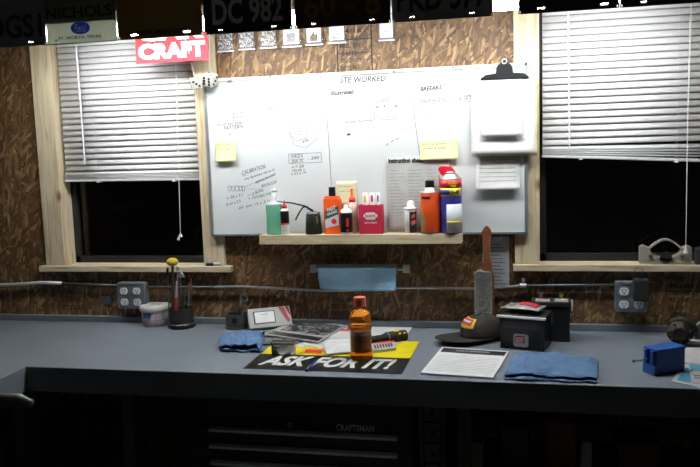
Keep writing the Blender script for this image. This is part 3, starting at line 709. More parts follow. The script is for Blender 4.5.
# orange hand cleaner
r, R_ = onshelf('hand_cleaner_bottle', 'tall orange bottle with black cap and diagonal white label', 'bottle', 324, 341.5)
H = sz(196, 332); H2 = sz(187, 332)
orange = M('orange_plastic', (0.80, 0.10, 0.015), 0.35)
mb = MB().prism(rrect(R_*2, 0.036, 0.012), (0, 0, 0), X3, Y3, (0, 0, H-0.008)); mb.prism(rrect(R_*1.75, 0.030, 0.010), (0, 0, H-0.008), X3, Y3, (0, 0, 0.008)); mb.build('body', orange, r, bevel=0.003, smooth=False)
MB().cyl((0, 0, H), (0, 0, H2), 0.0135, 0.0125, 20).build('cap', black, r)
fy = -0.0186
MB().prism([(-0.026, 0.030), (0.026, 0.055), (0.026, 0.105), (-0.026, 0.085)], (0, fy, 0), X3, Z3, (0, 0.0012, 0)).build('label_top', M('dark_teal', (0.03, 0.10, 0.10), 0.4), r)
MB().prism([(-0.026, 0.022), (0.026, 0.034), (0.026, 0.075), (-0.026, 0.055)], (0, fy-0.0006, 0), X3, Z3, (0, 0.0012, 0)).build('label_bottom', M('label_grey', (0.66, 0.66, 0.68), 0.5), r)
u = Vector((1, 0, 0.35))
MB().text('FAST', (0.000, fy-0.0008, 0.096), u, Vector((-0.35, 0, 1)), wd=0.036, ht=0.014, bold=0.03, shear=0.2, center=True).text('ORANGE', (0.001, fy-0.0008, 0.080), u, Vector((-0.35, 0, 1)), wd=0.042, ht=0.010, bold=0.03, center=True).build('label_text', paperm, r)
MB().cyl((0.008, fy-0.0012, 0.048), (0.008, fy, 0.048), 0.010).build('label_seal', red, r)
# black and white tin, glue with orange tip
r, R_ = onshelf('sealant_bottle', 'small black-labelled bottle with white shoulder beside the orange bottle', 'bottle', 341, 352.5, -0.012)
H = sz(208, 346)
MB().lathe([(R_, 0), (R_, H-0.012), (R_*0.85, H-0.004), (R_*0.4, H), (R_*0.4, H+0.012), (0.004, H+0.014)]).build('body', white, r, smooth=True)
MB().cyl((0, 0, 0.008), (0, 0, H-0.016), R_*1.03, caps=False).build('label', black, r, smooth=True)
k = MB().box((0.004, -R_*1.08, 0.03), (0.012, -R_*0.8, 0.06)); k.box((0.004, -R_*1.08, 0.01), (0.012, -R_*0.8, 0.02)); k.build('label_mark', red, r)
r, R_ = onshelf('wood_glue_bottle', 'clear squeeze bottle with bright orange-red twist tip', 'bottle', 346.5, 357, 0.010)
H = sz(202, 351)
MB().lathe([(R_, 0), (R_, H-0.02), (R_*0.55, H)]).build('body', M('peach_plastic', (0.6, 0.42, 0.36), 0.35), r, smooth=True)
MB().lathe([(R_*0.62, H), (R_*0.62, H+0.014), (0.006, H+0.020), (0.0035, H+0.040), (0.006, H+0.044), (0.004, H+0.05)]).build('twist_tip', M('tip_orange', (0.85, 0.07, 0.02), 0.35), r, smooth=True)
# red box with tubes
r, R_ = onshelf('parts_box', 'open crimson box with a white hexagon logo, tubes standing inside', 'box', 359.5, 383)
H = sz(204.5, 370); D2 = 0.020; crim = M('crimson_card', (0.48, 0.02, 0.06), 0.5)
k = MB().box((-R_, -D2, 0), (R_, -D2+0.0015, H)).box((-R_, D2-0.0015, 0), (R_, D2, H)).box((-R_, -D2, 0), (-R_+0.0015, D2, H)).box((R_-0.0015, -D2, 0), (R_, D2, H)).box((-R_, -D2, 0), (R_, D2, 0.002)); k.build('carton', crim, r)
MB().prism([(-0.026, 0.062), (0.026, 0.062), (0.026, 0.073), (0.020, 0.073), (0.016, 0.080), (-0.016, 0.080), (-0.020, 0.073), (-0.026, 0.073)], (0, -D2-0.0006, 0), X3, Z3, (0, 0.0006, 0)).prism([(-0.016, 0.0535), (0.016, 0.0535), (0.020, 0.0615), (-0.020, 0.0615)], (0, -D2-0.0006, 0), X3, Z3, (0, 0.0006, 0)).build('logo', white, r)
MB().text('NAPA', (0, -D2-0.0010, 0.0675), X3, Z3, wd=0.040, ht=0.009, bold=0.03, center=True).build('logo_lettering', crim, r)
MB().text('AUTO PARTS', (0, -D2-0.0004, 0.042), X3, Z3, wd=0.046, ht=0.0065, bold=0.03, center=True).build('lettering', white, r)
for dx, hw, c1, lab in ((-0.020, 0.011, yellow, 'white tube with yellow stripe standing in the crimson box'), (0.006, 0.011, red, 'white tube with red print in the middle of the crimson box'), (0.028, 0.007, black, 'narrow white tube with black print at the right of the crimson box')):
    t = thing('tube', lab, 'tube', Vector(r.location)+Vector((dx, 0.002, 0.0022)), group='tubes in the crimson box')
    MB().sheet(lambda u, v: Vector(((u-0.5)*2*hw, 0.008*(1-v)*math.sin(math.pi*u)-0.004, v*(H+0.042))), 6, 4).sheet(lambda u, v: Vector(((u-0.5)*2*hw, -0.008*(1-v)*math.sin(math.pi*u)-0.004, v*(H+0.042))), 6, 4).build('tube_body', white, t, smooth=True, solid=0.0008)
    k = MB().box((-hw*0.5, -0.0062, H+0.008), (hw*0.2, -0.005, H+0.032)); k.build('print', c1, t)
# white lubricant bottle
r, R_ = onshelf('lubricant_bottle', 'white squeeze bottle with rounded white cap and dark red-black label', 'bottle', 404.5, 417)
H = sz(209, 411)
MB().lathe([(R_, 0), (R_, H-0.004), (R_*0.85, H)]).build('body', white, r, smooth=True)
MB().lathe([(R_*1.1, H-0.001), (R_*1.1, H+0.006), (R_*0.6, H+0.008), (R_*0.62, H+0.022), (R_*0.4, H+0.030), (0.002, H+0.032)]).build('cap', M('cap_white', (0.8, 0.8, 0.82), 0.3), r, smooth=True)
k = MB().sheet(lambda u, v: Vector((R_*1.03*math.sin(-0.1+u*1.3), -R_*1.03*math.cos(-0.1+u*1.3), 0.004+v*(H-0.012))), 8, 1); k.build('label', M('label_black', (0.03, 0.02, 0.02), 0.4), r, solid=0.0006)
k = MB()
for z, hh in ((0.030, 0.016), (0.055, 0.012)): k.sheet(lambda u, v: Vector((R_*1.07*math.sin(0.2+u*0.6), -R_*1.07*math.cos(0.2+u*0.6), z+v*hh+u*0.006)), 6, 1)
k.build('label_mark', M('label_pink', (0.6, 0.10, 0.12), 0.4), r, solid=0.0006)
# spray cans
def can(name, lab, px0, px1, pyt, mt, dy=0.0):
    r, R_ = onshelf(name, lab, 'spray can', px0, px1, dy)
    H = sz(pyt, (px0+px1)/2)
    MB().lathe([(R_*0.97, 0), (R_, 0.002), (R_, H-0.003), (R_*0.97, H)]).build('can_body', mt, r, smooth=True)
    MB().lathe([(R_*0.99, H-0.0005), (R_*1.02, H+0.002), (R_*0.93, H+0.005), (R_*0.66, H+0.014), (R_*0.66, H+0.018), (0.004, H+0.019)]).build('can_shoulder', M('tin', (0.55, 0.54, 0.5), 0.3, 0.9), r, smooth=True)
    return r, R_, H
r, R_, H = can('spray_can', 'orange-red spray can with black cap, left of the blue can', 420.5, 440, 192.5, M('orange_can', (0.62, 0.075, 0.015), 0.3, bump=0.2, bscale=30))
MB().cyl((0, 0, H+0.018), (0, 0, H+0.044), 0.0175, 0.0165, 22).build('cap', black, r, bevel=0.002)
k = MB().sheet(lambda u, v: Vector((R_*1.01*math.sin(-0.9+u*1.0), -R_*1.01*math.cos(-0.9+u*1.0), H-0.022+v*0.010)), 8, 1).build('brand_print', ink, r, solid=0.0006)
k = MB().sheet(lambda u, v: Vector((R_*1.01*math.sin(-1.3+u*(0.35+0.5*math.sin(v*3.1))), -R_*1.01*math.cos(-1.3+u*(0.35+0.5*math.sin(v*3.1))), 0.008+v*0.075)), 6, 8).build('stain', M('oily_stain', (0.25, 0.2, 0.1), 0.4), r, solid=0.0006)
k = MB().cyl((0, 0, 0.0), (0, 0, 0.006), R_*1.02, caps=False, n=28).build('base_rim', dsteel, r)
r, R_, H = can('spray_can', 'blue, yellow and red lubricant spray can with red flip cap', 440.5, 462, 179, M('can_blue', (0.03, 0.03, 0.22), 0.3), -0.002)
def band(n, mt, z0, z1, a0=-1.6, a1=1.6, e=1.015):
    MB().sheet(lambda u, v: Vector((R_*e*math.sin(a0+u*(a1-a0)), -R_*e*math.cos(a0+u*(a1-a0)), z0+v*(z1-z0))), 20, 1).build(n, mt, r, smooth=True, solid=0.0005)
band('red_band', M('can_red', (0.55, 0.02, 0.03), 0.35), H-0.030, H-0.001, -2.6, 2.6)
band('yellow_shield', M('can_yellow', (0.75, 0.6, 0.02), 0.35), H-0.060, H-0.031, -1.6, 1.2)
band('blue_field', M('can_blue2', (0.03, 0.04, 0.26), 0.35), H-0.054, H-0.036, -1.3, -0.05, 1.03)
band('back_label', M('can_label', (0.55, 0.56, 0.6), 0.4), 0.004, H-0.088, -0.35, 1.5, 1.02)
band('label_stripe', M('can_yellow', (0.75, 0.6, 0.02), 0.35), 0.040, 0.046, -0.35, 1.5, 1.03)
cw_ = lambda q: Vector((R_*1.05*math.sin(q.x/R_), -R_*1.05*math.cos(q.x/R_), q.z))
MB().text('WD-40', (0.010, 0, H-0.045), X3, Z3, wd=0.050, ht=0.015, bold=0.03, curve=cw_, center=True).build('lettering', M('can_navy', (0.01, 0.012, 0.08), 0.4), r)
MB().text('20% MORE', (0.012, 0, H-0.013), X3, Z3, wd=0.036, ht=0.007, bold=0.03, curve=cw_, center=True).text('FREE', (0.012, 0, H-0.023), X3, Z3, wd=0.020, ht=0.007, bold=0.03, curve=cw_, center=True).build('offer_text', MATS['can_yellow'], r)
MB().lathe([(0.012, H+0.018), (0.022, H+0.022), (0.014, H+0.028)]).build('valve_collar', M('valve_grey', (0.6, 0.6, 0.6), 0.3), r, smooth=True)
c = P(447.5, 172, SY)-Vector(r.location)
k = MB().prism([(-0.034, 0.012), (-0.030, 0.022), (-0.015, 0.026), (0.012, 0.022), (0.027, 0.008), (0.030, -0.006), (0.030, -0.012), (0.005, -0.010), (-0.012, -0.014), (-0.024, -0.006)], (c.x, -0.011, c.z-0.002), X3, Z3, (0, 0.022, 0)); k.build('flip_cap', M('cap_red', (0.62, 0.015, 0.03), 0.35), r, bevel=0.004)
MB().cyl((c.x-0.030, -0.003, c.z-0.010), (-R_*0.92, -0.004, 0.04), 0.0015).build('straw', M('straw_red', (0.5, 0.02, 0.02), 0.4), r)

# ================================================================ below the shelf: towels, brush, conduit, outlets
tw = M('blue_towel', (0.20, 0.35, 0.50), 0.9, bump=0.6, bscale=90)
a, b = W(318.5, 270, 0.06), W(396.5, 270, 0.06); rr = 0.019
r = thing('paper_towel_roll', 'light blue shop towels hanging from a wall roll under the shelf', 'paper towels', ((a.x+b.x)/2, YW-0.055, W(350, 290, 0.06).z))
zc = W(350, 264, 0.055).z-rr
MB().cyl((a.x, YW-0.055, zc), (b.x, YW-0.055, zc), rr, n=26).build('roll', tw, r, world=True, smooth=True)
L0 = W(350, 290, 0.075).z
def towel(u, v):
    x = a.x+(b.x-a.x)*(u*(1-0.02*v)+0.012*v)+0.004*v*math.sin(u*3); z = zc+0.008-(zc+0.008-L0+0.006*math.sin(u*2.7))*v
    y = YW-0.055-rr-0.001+0.010*v*v+0.006*v*math.sin(u*9+2*v)*(0.4+u) - 0.004*math.sin(v*5+u*3)*v
    return Vector((x, y, z))
MB().sheet(towel, 26, 12).build('hanging_sheet', tw, r, world=True, smooth=True, solid=0.0008)
MB().cyl((W(311, 268, 0.055).x, YW-0.055, zc), (W(404, 268, 0.055).x, YW-0.055, zc), 0.006).build('roll_rod', steel, r, world=True)
for xp in (313.5, 406.5):
    x = W(xp, 268, 0.055).x
    k = MB().box((x-0.013, YW-0.064, zc-0.014), (x+0.013, YW-0.046, zc+0.016)).box((x-0.003, YW-0.05, zc-0.008), (x+0.003, YW, zc+0.008)); k.build('bracket', M('galvanised', (0.5, 0.5, 0.47), 0.4, 0.3), r, world=True, bevel=0.002)
    k = MB().box((x+0.008, YW-0.004, zc+0.024), (x+0.034, YW, zc+0.046)); k.cyl((x+0.021, YW-0.006, zc+0.035), (x+0.021, YW, zc+0.035), 0.004); k.build('wall_plate', dsteel, r, world=True)
# paper on the strand board behind the brush
a, b = W(491, 287, 0.003), W(509, 236.5, 0.003)
r = thing('printed_sheet', 'grey printed sheet tacked to the strand board behind the brush', 'paper', ((a.x+b.x)/2, YW-0.002, a.z))
a.x -= 0.03
MB().sheet(lambda u, v: Vector((a.x+(b.x-a.x)*u, YW-0.004-0.003*math.sin(u*3.1), a.z+(b.z-a.z)*v)), 4, 6).build('sheet', M('sheet_grey', (0.42, 0.43, 0.46), 0.8, var=0.15), r, world=True, solid=0.0006)  # grey paper with a slightly uneven tone
k = MB()
for i in range(12): k.box((a.x+0.03, YW-0.0085, a.z+0.012+0.0135*i), (b.x-0.012-0.01*(i % 3), YW-0.0078, a.z+0.0145+0.0135*i))
k.build('print', M('grey_print', (0.08, 0.08, 0.09), 0.7), r, world=True)
MB().ball((b.x-0.03, YW-0.008, b.z-0.006), 0.003, n=8).build('tack', white, r, world=True)
# bench brush
def bp(px, py, off=0.06): return W(px, py, off)
hz0, hz1 = bp(487, 270).z, bp(487, 225).z; zb0 = bp(484, 317.5).z
r = thing('bench_brush', 'bench brush with brown wooden handle and grey bristles hanging bristles down', 'brush', (bp(486, 300).x, YW-0.055, zb0))
hx = bp(487, 250).x; hh = hz1-hz0
prof = [(-0.016, 0), (0.016, 0), (0.017, 0.02), (0.012, 0.045), (0.011, 0.09), (0.017, 0.13), (0.016, 0.15), (0.006, hh), (-0.002, hh+0.002), (-0.008, hh-0.004), (-0.017, 0.148), (-0.018, 0.13), (-0.013, 0.09), (-0.013, 0.045), (-0.018, 0.02)]
MB().prism(prof, (hx, YW-0.066, hz0-0.004), X3, Z3, (0, 0.012, 0)).build('handle', M('reddish_wood', (0.20, 0.065, 0.025), 0.45, var=0.2, scale=30, stretch=(6, 6, 1)), r, world=True, bevel=0.003)
MB().cyl((hx-0.002, YW-0.0675, hz1-0.018), (hx-0.002, YW-0.065, hz1-0.018), 0.0035).build('grommet', dsteel, r, world=True)
bx0, bx1 = bp(474.5, 300).x, bp(493, 300).x; bxm = (bx0+bx1)/2; hw = (bx1-bx0)/2
MB().prism(rrect(hw*2.0, hz0-zb0+0.004, 0.022, 5), (bxm+0.004, YW-0.055, (hz0+zb0)/2), X3, Z3, (0, 0.030, 0)).build('brush_block', M('reddish_wood', (0.2, 0.06, 0.02), 0.45), r, world=True, bevel=0.002)
MB().prism(rrect(hw*1.9, hz0-zb0, 0.020, 5), (bxm-0.001, YW-0.066, (hz0+zb0)/2), X3, Z3, (0, 0.011, 0)).build('bristle_bed', M('grey_pile', (0.33, 0.33, 0.33), 0.95, var=0.4, scale=250, bump=1.0, bscale=300), r, world=True, bevel=0.004)
rnd = random.Random(2); k = MB(); zc_ = (hz0+zb0)/2; hl = (hz0-zb0)/2
for i in range(2600):
    x = rnd.uniform(-1, 1)*(hw-0.003); z = rnd.uniform(-1, 1)*(hl-0.002)
    if abs(z) > hl-0.02 and (abs(x)-(hw-0.02))**2 + (abs(z)-(hl-0.02))**2 > 0.02**2 and abs(x) > hw-0.02: continue
    p = Vector((bxm+x-0.002, YW-0.064, zc_+z)); d = Vector((rnd.gauss(0, 0.35)+x*12, -1, rnd.gauss(0, 0.35)+z*1.2)).normalized()*rnd.uniform(0.006, 0.011)
    s1 = Vector((0.0014, 0, 0)); s2 = Vector((0, 0, 0.0014))
    t_ = k.bm.verts.new(p+d); vs = [k.bm.verts.new(p+q) for q in (s1, s2, -s1-s2)]
    for j in range(3): k.bm.faces.new((vs[j], vs[(j+1) % 3], t_))
ob = k.build('bristles', M('grey_bristles', (0.5, 0.5, 0.49), 0.9, var=0.5, scale=300), r, world=True)
ob['kind'] = 'stuff'

# conduits
galv = M('conduit_metal', (0.10, 0.11, 0.12), 0.45, 0.5)
def wl(pts, off=0.018): return [W(x, y, off) for x, y in pts]
tag(MB().tube(([Vector((XL+0.002, YW-0.018, W(-14, 286, 0.018).z))]+wl([(-14, 285.5), (0, 285), (20, 284.3), (40, 282.6), (62, 283.2)])), 0.0075, 10).build('conduit', M('pale_conduit', (0.6, 0.62, 0.65), 0.35, 0.3), smooth=True), 'pale grey thick cable entering from the left edge of the wall', 'conduit')
tag(MB().tube(wl([(62, 283.2), (90, 284.5), (119, 285.6)]), 0.005, 10).build('conduit', galv, smooth=True), 'thin metal conduit running to the left outlet box from the left', 'conduit')
tag(MB().tube(wl([(143, 287), (180, 287.3), (214, 287)]), 0.005, 10).build('conduit', galv, smooth=True), 'thin metal conduit right of the left outlet box, behind the tool caddy', 'conduit')
fp = []
pw = [(214, 287), (240, 286.5), (270, 287.8), (300, 289.5), (330, 290.5), (360, 290), (400, 287.5), (440, 288), (475, 288.8), (500, 287.5), (520, 285.8)]
for (x0, y0), (x1, y1) in zip(pw, pw[1:]):
    n = int((x1-x0)/1.0)
    for j in range(n): fp.append((x0+(x1-x0)*j/n, y0+(y1-y0)*j/n))
k = MB().tube(wl(fp, 0.018), [0.0058 if i % 2 else 0.0044 for i in range(len(fp))], 8)
tag(k.build('armoured_cable', M('armour', (0.42, 0.44, 0.47), 0.35, 0.7)), 'ribbed silver flexible cable sagging along the wall below the shelf', 'cable')
r = thing('conduit', 'straight metal conduit with coupling running to the right outlet box', 'conduit', W(570, 285, 0.018))
MB().tube(wl([(521, 285.8), (570, 285.2), (615, 285)]), 0.005, 10).build('pipe', galv, r, world=True, smooth=True)
q = W(523, 285.7, 0.018)
MB().cyl(q-Vector((0.012, 0, 0)), q+Vector((0.012, 0, 0)), 0.009).box(q+Vector((-0.004, -0.006, 0.008)), q+Vector((0.006, 0.004, 0.028))).build('coupling', steel, r, world=True)
# junction cover
a = W(107, 300, 0.0)
tag(MB().box((a.x-0.020, YW-0.006, a.z-0.018), (a.x+0.020, YW, a.z+0.018)).build('blank_plate', M('grey_plate', (0.10, 0.10, 0.11), 0.5, 0.3), bevel=0.002), 'small dull grey square plate on the wall left of the left outlet box', 'plate')
def outlet(px0, py0, px1, py1, lab, hide_right=False):
    a, b = W(px0, py1, 0.045), W(px1, py0, 0.045); cx, cz = (a.x+b.x)/2, (a.z+b.z)/2; wd, ht = b.x-a.x, b.z-a.z
    r = thing('outlet_box', lab, 'electrical outlet', (cx, YW, a.z))
    MB().prism(rrect(wd, ht, 0.006), (cx, YW-0.040, cz), X3, Z3, (0, 0.040, 0)).build('box', M('box_steel', (0.28, 0.31, 0.34), 0.45, 0.6), r, world=True, bevel=0.002)
    MB().prism(rrect(wd*1.0, ht*1.0, 0.008), (cx, YW-0.045, cz), X3, Z3, (0, 0.005, 0)).build('cover_plate', M('cover_steel', (0.19, 0.22, 0.25), 0.4, 0.5), r, world=True, bevel=0.0015)
    for dx in (-1, 1):
        for dz in (-1, 1):
            c = Vector((cx+dx*wd*0.235, YW-0.0455, cz+dz*ht*0.215-0.003))
            ro = MB().prism([(x, max(-0.0135, min(0.0135, y))) for x, y in circ(0.0165, 28)], c, X3, Z3, (0, -0.0025, 0)).build('receptacle', white, r, world=True)
            c = c+Vector((0, -0.0025, 0)); sl = MB()
            for x in (-0.006, 0.006): sl.box(c+Vector((x-0.0012, -0.0006, -0.001)), c+Vector((x+0.0012, 0.0004, 0.008)))
            sl.cyl(c+Vector((0, -0.0006, -0.007)), c+Vector((0, 0.0004, -0.007)), 0.0028, n=12)
            sl.build('slots', black, ro, world=True)
    k = MB()
    for x, z in ((-0.44, -0.44), (0.44, 0.44), (-0.44, 0.44), (0.44, -0.44)):
        k.cyl((cx+x*wd, YW-0.0475, cz+z*ht), (cx+x*wd, YW-0.045, cz+z*ht), 0.003, n=10)
    k.box((cx-wd*0.3, YW-0.0475, cz+ht*0.44), (cx+wd*0.3, YW-0.045, cz+ht*0.48))
    k.build('screw', M('bright_screw', (0.7, 0.72, 0.75), 0.25, 0.9), r, world=True)
    return r, cx, cz, wd, ht
outlet(118, 283, 143.5, 308.5, 'steel outlet box with four open white sockets on the left')
r, cx, cz, wd, ht = outlet(615.5, 282, 647.5, 312, 'steel outlet box on the right with a black adapter plugged in')
ad = thing('power_adapter', 'black power adapter plugged into the right outlet box', 'power adapter', (cx+wd*0.24, YW-0.066, cz-0.005))
MB().box((-0.024, -0.030, 0.0), (0.026, 0.0165, 0.075)).build('adapter_body', dullblack, ad, bevel=0.004)
q = [(0.0, -0.01, 0.075), (-0.018, -0.012, 0.09), (-0.022, -0.012, 0.105), (-0.012, -0.012, 0.118), (0.004, -0.012, 0.112), (0.006, -0.010, 0.098), (0.002, -0.004, 0.076)]
MB().tube(q, 0.0014, 6).build('cord', M('grey_cord', (0.10, 0.10, 0.10), 0.4), ad, smooth=True)

# ================================================================ on the window sills
a, b = W(206, 266, 0.03), W(221, 265.5, 0.03)
r = thing('marker_pen', 'capped marker pen lying on the right end of the left window sill', 'pen', (a.x, YW-0.020, LW[2]+0.0075))
MB().cyl((0, 0, 0), (0.030, 0, 0), 0.0072).build('cap', black, r); MB().cyl((0.030, 0, 0), (0.058, 0.0, 0), 0.0065).build('barrel', M('marker_grey', (0.45, 0.45, 0.45), 0.4), r); 
zs = RW[2]
a, b = W(640, 264.8, 0.02), W(692, 264.8, 0.02); cx = (a.x+b.x)/2; hw = (b.x-a.x)/2
r = thing('bearing_bracket', 'cast metal U-shaped bracket with an arched strap on the right window sill', 'metal part', (cx, YW-0.001, zs+0.0005))
hB = 0.088
lo = [(-hw, 0), (hw, 0), (hw, 0.060), (hw*0.86, 0.066), (hw*0.62, 0.058)]+[(hw*0.62*math.cos(R(t)), 0.055-0.030*math.sin(R(t))) for t in range(10, 171, 16)]+[(-hw*0.62, 0.058), (-hw*0.86, 0.068), (-hw, 0.062)]
MB().prism(lo, (0, -0.018, 0), X3, Z3, (0, 0.036, 0)).build('casting', silver, r, bevel=0.002)
arc = [(-hw*0.66+hw*1.32*t/14, 0.056+0.034*math.sin(math.pi*t/14)) for t in range(15)]
st = arc+[(x*0.97, z-0.007) for x, z in arc[::-1]]
MB().prism(st, (0, -0.012, 0), X3, Z3, (0, 0.024, 0)).build('strap', silver, r, bevel=0.001)
MB().cyl((0, -0.022, 0.026), (0, -0.016, 0.026), 0.020, n=20).box((-0.022, -0.022, 0.014), (0.022, -0.016, 0.022)).build('recess', M('dark_recess', (0.02, 0.02, 0.02), 0.6), r)
for x in (-0.052, 0.052): MB().cyl((x, -0.024, 0.030), (x, -0.0182, 0.030), 0.006).build('bolt', M('bright_bolt', (0.7, 0.7, 0.7), 0.25, 0.95), r)
a = W(700, 260, 0.03)
tag(MB().box((a.x-0.012, YW-0.028, zs+0.0005), (a.x+0.05, YW+0.01, zs+0.058)).box((a.x-0.006, YW-0.024, zs+0.058), (a.x+0.04, YW-0.015, zs+0.064)).build('metal_housing', dsteel, bevel=0.004), 'dark grey metal housing at the far right end of the right sill', 'metal part')

# ================================================================ the bench
YF = 2.186
bn_ = thing('workbench', 'long grey-painted L-shaped workbench running under both windows', 'workbench', (-0.3, 2.5, 0))
XL2, XR2 = XL+0.004, XR-0.004
poly = [(XL2, 0.3), (-1.592, 0.3), (-1.592, YF), (XR2, YF), (XR2, YW-0.002), (XL2, YW-0.002)]
MB().prism(poly, (0, 0, ZB-0.085), X3, Y3, (0, 0, 0.085)).build('worktop', benchm, bn_, world=True, bevel=0.003)
struct(MB().box((XL2, YW-0.020, ZB+0.0004), (XR2, YW-0.0002, ZB+0.024)).build('trim_1', benchm, bevel=0.002))
for x, y in ((-1.66, 0.5), (-1.66, 2.255), (-1.30, 2.34), (-0.15, 2.30), (0.9, 2.24), (1.86, 2.24), (-1.28, 2.75), (-0.15, 2.75), (0.9, 2.75), (1.86, 2.75), (-2.88, 0.5), (-2.88, 2.75)):
    MB().box((x-0.02, y-0.035, 0.001), (x+0.02, y+0.035, ZB-0.0855)).build('leg', M('leg_wood', (0.10, 0.09, 0.08), 0.7), bn_, world=True)
MB().box((-1.63, 2.74, 0.10), (XR-0.02, 2.78, 0.13)).build('rear_stretcher', MATS['leg_wood'], bn_, world=True)

def bt(name, lab, cat, px, py, rz=0.0, h=0.0, group=None): return thing(name, lab, cat, B(px, py, h)+Vector((0, 0, 0.0003)), rz, group)
# white tub
c = B(150.6, 327.3)+Vector((0, 0.050, 0)); r = thing('hand_cleaner_tub', 'white round tub with lid and blue lettering beside the tool caddy', 'tub', c)
tubm = M('tub_white', (0.50, 0.50, 0.49), 0.4, var=0.04)
MB().lathe([(0.050, 0), (0.053, 0.003), (0.056, 0.070)]).build('body', tubm, r, smooth=True)
MB().lathe([(0.060, 0.062), (0.061, 0.066), (0.061, 0.080), (0.056, 0.083), (0.0, 0.081)]).build('lid', tubm, r, smooth=True, )
cv = lambda rad: (lambda q: Vector((rad*math.sin(q.x/rad), -rad*math.cos(q.x/rad), q.z)))
MB().text('oop', (-0.034, 0, 0.028), X3, Z3, wd=0.042, ht=0.030, bold=0.04, curve=cv(0.0570)).build('lettering', M('tub_blue', (0.02, 0.03, 0.25), 0.4), r)
k = MB(); rc = cv(0.0572)
for z in (0.012, 0.020): k.text('HAND CLEANER', (-0.046, 0, z), X3, Z3, wd=0.036, ht=0.005, bold=0.04, curve=rc)
for z in (0.050, 0.034, 0.016): k.text('cleans all grease', (0.020, 0, z), X3, Z3, wd=0.045, ht=0.0045, bold=0.03, curve=rc)
k.build('red_print', red, r)
k = MB()
for z in (0.042, 0.026, 0.008): k.text('with no water needed', (0.020, 0, z), X3, Z3, wd=0.045, ht=0.0045, bold=0.03, curve=rc)
k.build('blue_print', MATS['tub_blue'], r)
MB().text('Goop', (0.002, 0.006, 0.083), X3, Y3, wd=0.05, ht=0.030, bold=0.02, center=True).build('lid_print', MATS['tub_blue'], r)
# tool caddy
c = B(176.6, 329.9)+Vector((0, 0.052, 0)); r = thing('tool_caddy', 'round black bench caddy standing upright and holding hand tools', 'tool caddy', c)
MB().lathe([(0.052, 0), (0.055, 0.004), (0.054, 0.012), (0.050, 0.016), (0.050, 0.020)]).build('base', black, r, smooth=True)
k = MB().lathe([(0.046, 0.018), (0.049, 0.020), (0.046, 0.078), (0.043, 0.078), (0.043, 0.022)], n=32)
k.build('cup', dullblack, r)
MB().lathe([(0.0535, 0.0155), (0.0548, 0.0160), (0.0535, 0.0185)]).build('base_ring', dsteel, r, smooth=True)
def q3(px, py, dy=0.0): return P(px, py, c.y+dy)
def tool(name, lab, cat, p0, p1, parts):
    p0 = Vector(p0); p1 = Vector(p1); d = (p1-p0); L_ = d.length; d.normalize()
    t = thing(name, lab, cat, p0, group='tools in the caddy')
    for nm, f0, f1, r0, r1, mt in parts: MB().cyl(d*L_*f0, d*L_*f1, r0, r1, 12).build(nm, mt, t, smooth=False)
    return t, d*L_
zb_ = c.z+0.024
t, e = tool('mallet', 'yellow ball-headed mallet standing in the caddy', 'mallet', (q3(175, 320).x, c.y-0.012, zb_), q3(172.5, 264, -0.012), [('handle', 0, 1, 0.005, 0.005, M('handle_dark', (0.04, 0.03, 0.02), 0.5))])
MB().ball(e+Vector((0, 0, 0.008)), 0.0225, (1.05, 1, 0.76)).build('head', M('yellow_rubber', (0.42, 0.30, 0.02), 0.6), t, smooth=True)
tool('screwdriver', 'thin black rod with small knob at the left of the caddy', 'tool', (q3(169, 320).x, c.y, zb_), q3(167.5, 268), [('shaft', 0, 0.9, 0.0022, 0.0022, dsteel), ('grip', 0.86, 1, 0.0045, 0.0045, black)])
tool('screwdriver', 'screwdriver with bright red shaft in the middle of the caddy', 'screwdriver', (q3(178.5, 320).x, c.y-0.03, zb_), q3(176.5, 281, -0.03), [('grip', 0, 0.60, 0.0052, 0.005, M('grip_red', (0.55, 0.03, 0.02), 0.4)), ('shaft', 0.60, 1, 0.004, 0.003, steel)])
t, e = tool('ratchet', 'chrome ratchet with round head sticking out of the caddy', 'ratchet', (q3(182, 320).x, c.y+0.006, zb_), q3(180, 276, 0.006), [('shaft', 0, 1, 0.0035, 0.0035, dsteel)])
MB().cyl(e+Vector((0.004, -0.006, 0.004)), e+Vector((0.004, 0.006, 0.004)), 0.010).box(e+Vector((-0.014, -0.003, -0.006)), e+Vector((0.020, 0.003, 0.0))).build('head', steel, t)
t, e = tool('adjustable_mirror', 'thin inspection tool with shiny round tip behind the yellow mallet', 'tool', (q3(176, 320).x, c.y+0.02, zb_), q3(177.5, 268, 0.02), [('shaft', 0, 1, 0.002, 0.002, steel)])
MB().ball(e, 0.009, (1, 0.4, 1)).build('tip', steel, t, smooth=True)
tool('screwdriver', 'screwdriver with green tinted handle at the right of the caddy', 'screwdriver', (q3(187.5, 320).x, c.y-0.005, zb_), q3(189.5, 284, -0.005), [('shaft', 0, 0.6, 0.003, 0.003, dsteel), ('grip', 0.4, 1, 0.0055, 0.005, M('grip_green', (0.05, 0.09, 0.07), 0.35))])
tool('screwdriver', 'thin screwdriver with dark red tip at the far right of the caddy', 'screwdriver', (q3(189.5, 320).x, c.y+0.014, zb_), q3(190.8, 279, 0.014), [('shaft', 0, 0.7, 0.0022, 0.0022, dsteel), ('grip', 0.7, 1, 0.004, 0.003, M('tip_red', (0.30, 0.04, 0.03), 0.4))])
tool('pick_tool', 'slim grey pick standing at the centre right of the caddy', 'tool', (q3(184.5, 320).x, c.y-0.015, zb_), q3(185.5, 286, -0.015), [('shaft', 0, 1, 0.0028, 0.002, dsteel)])
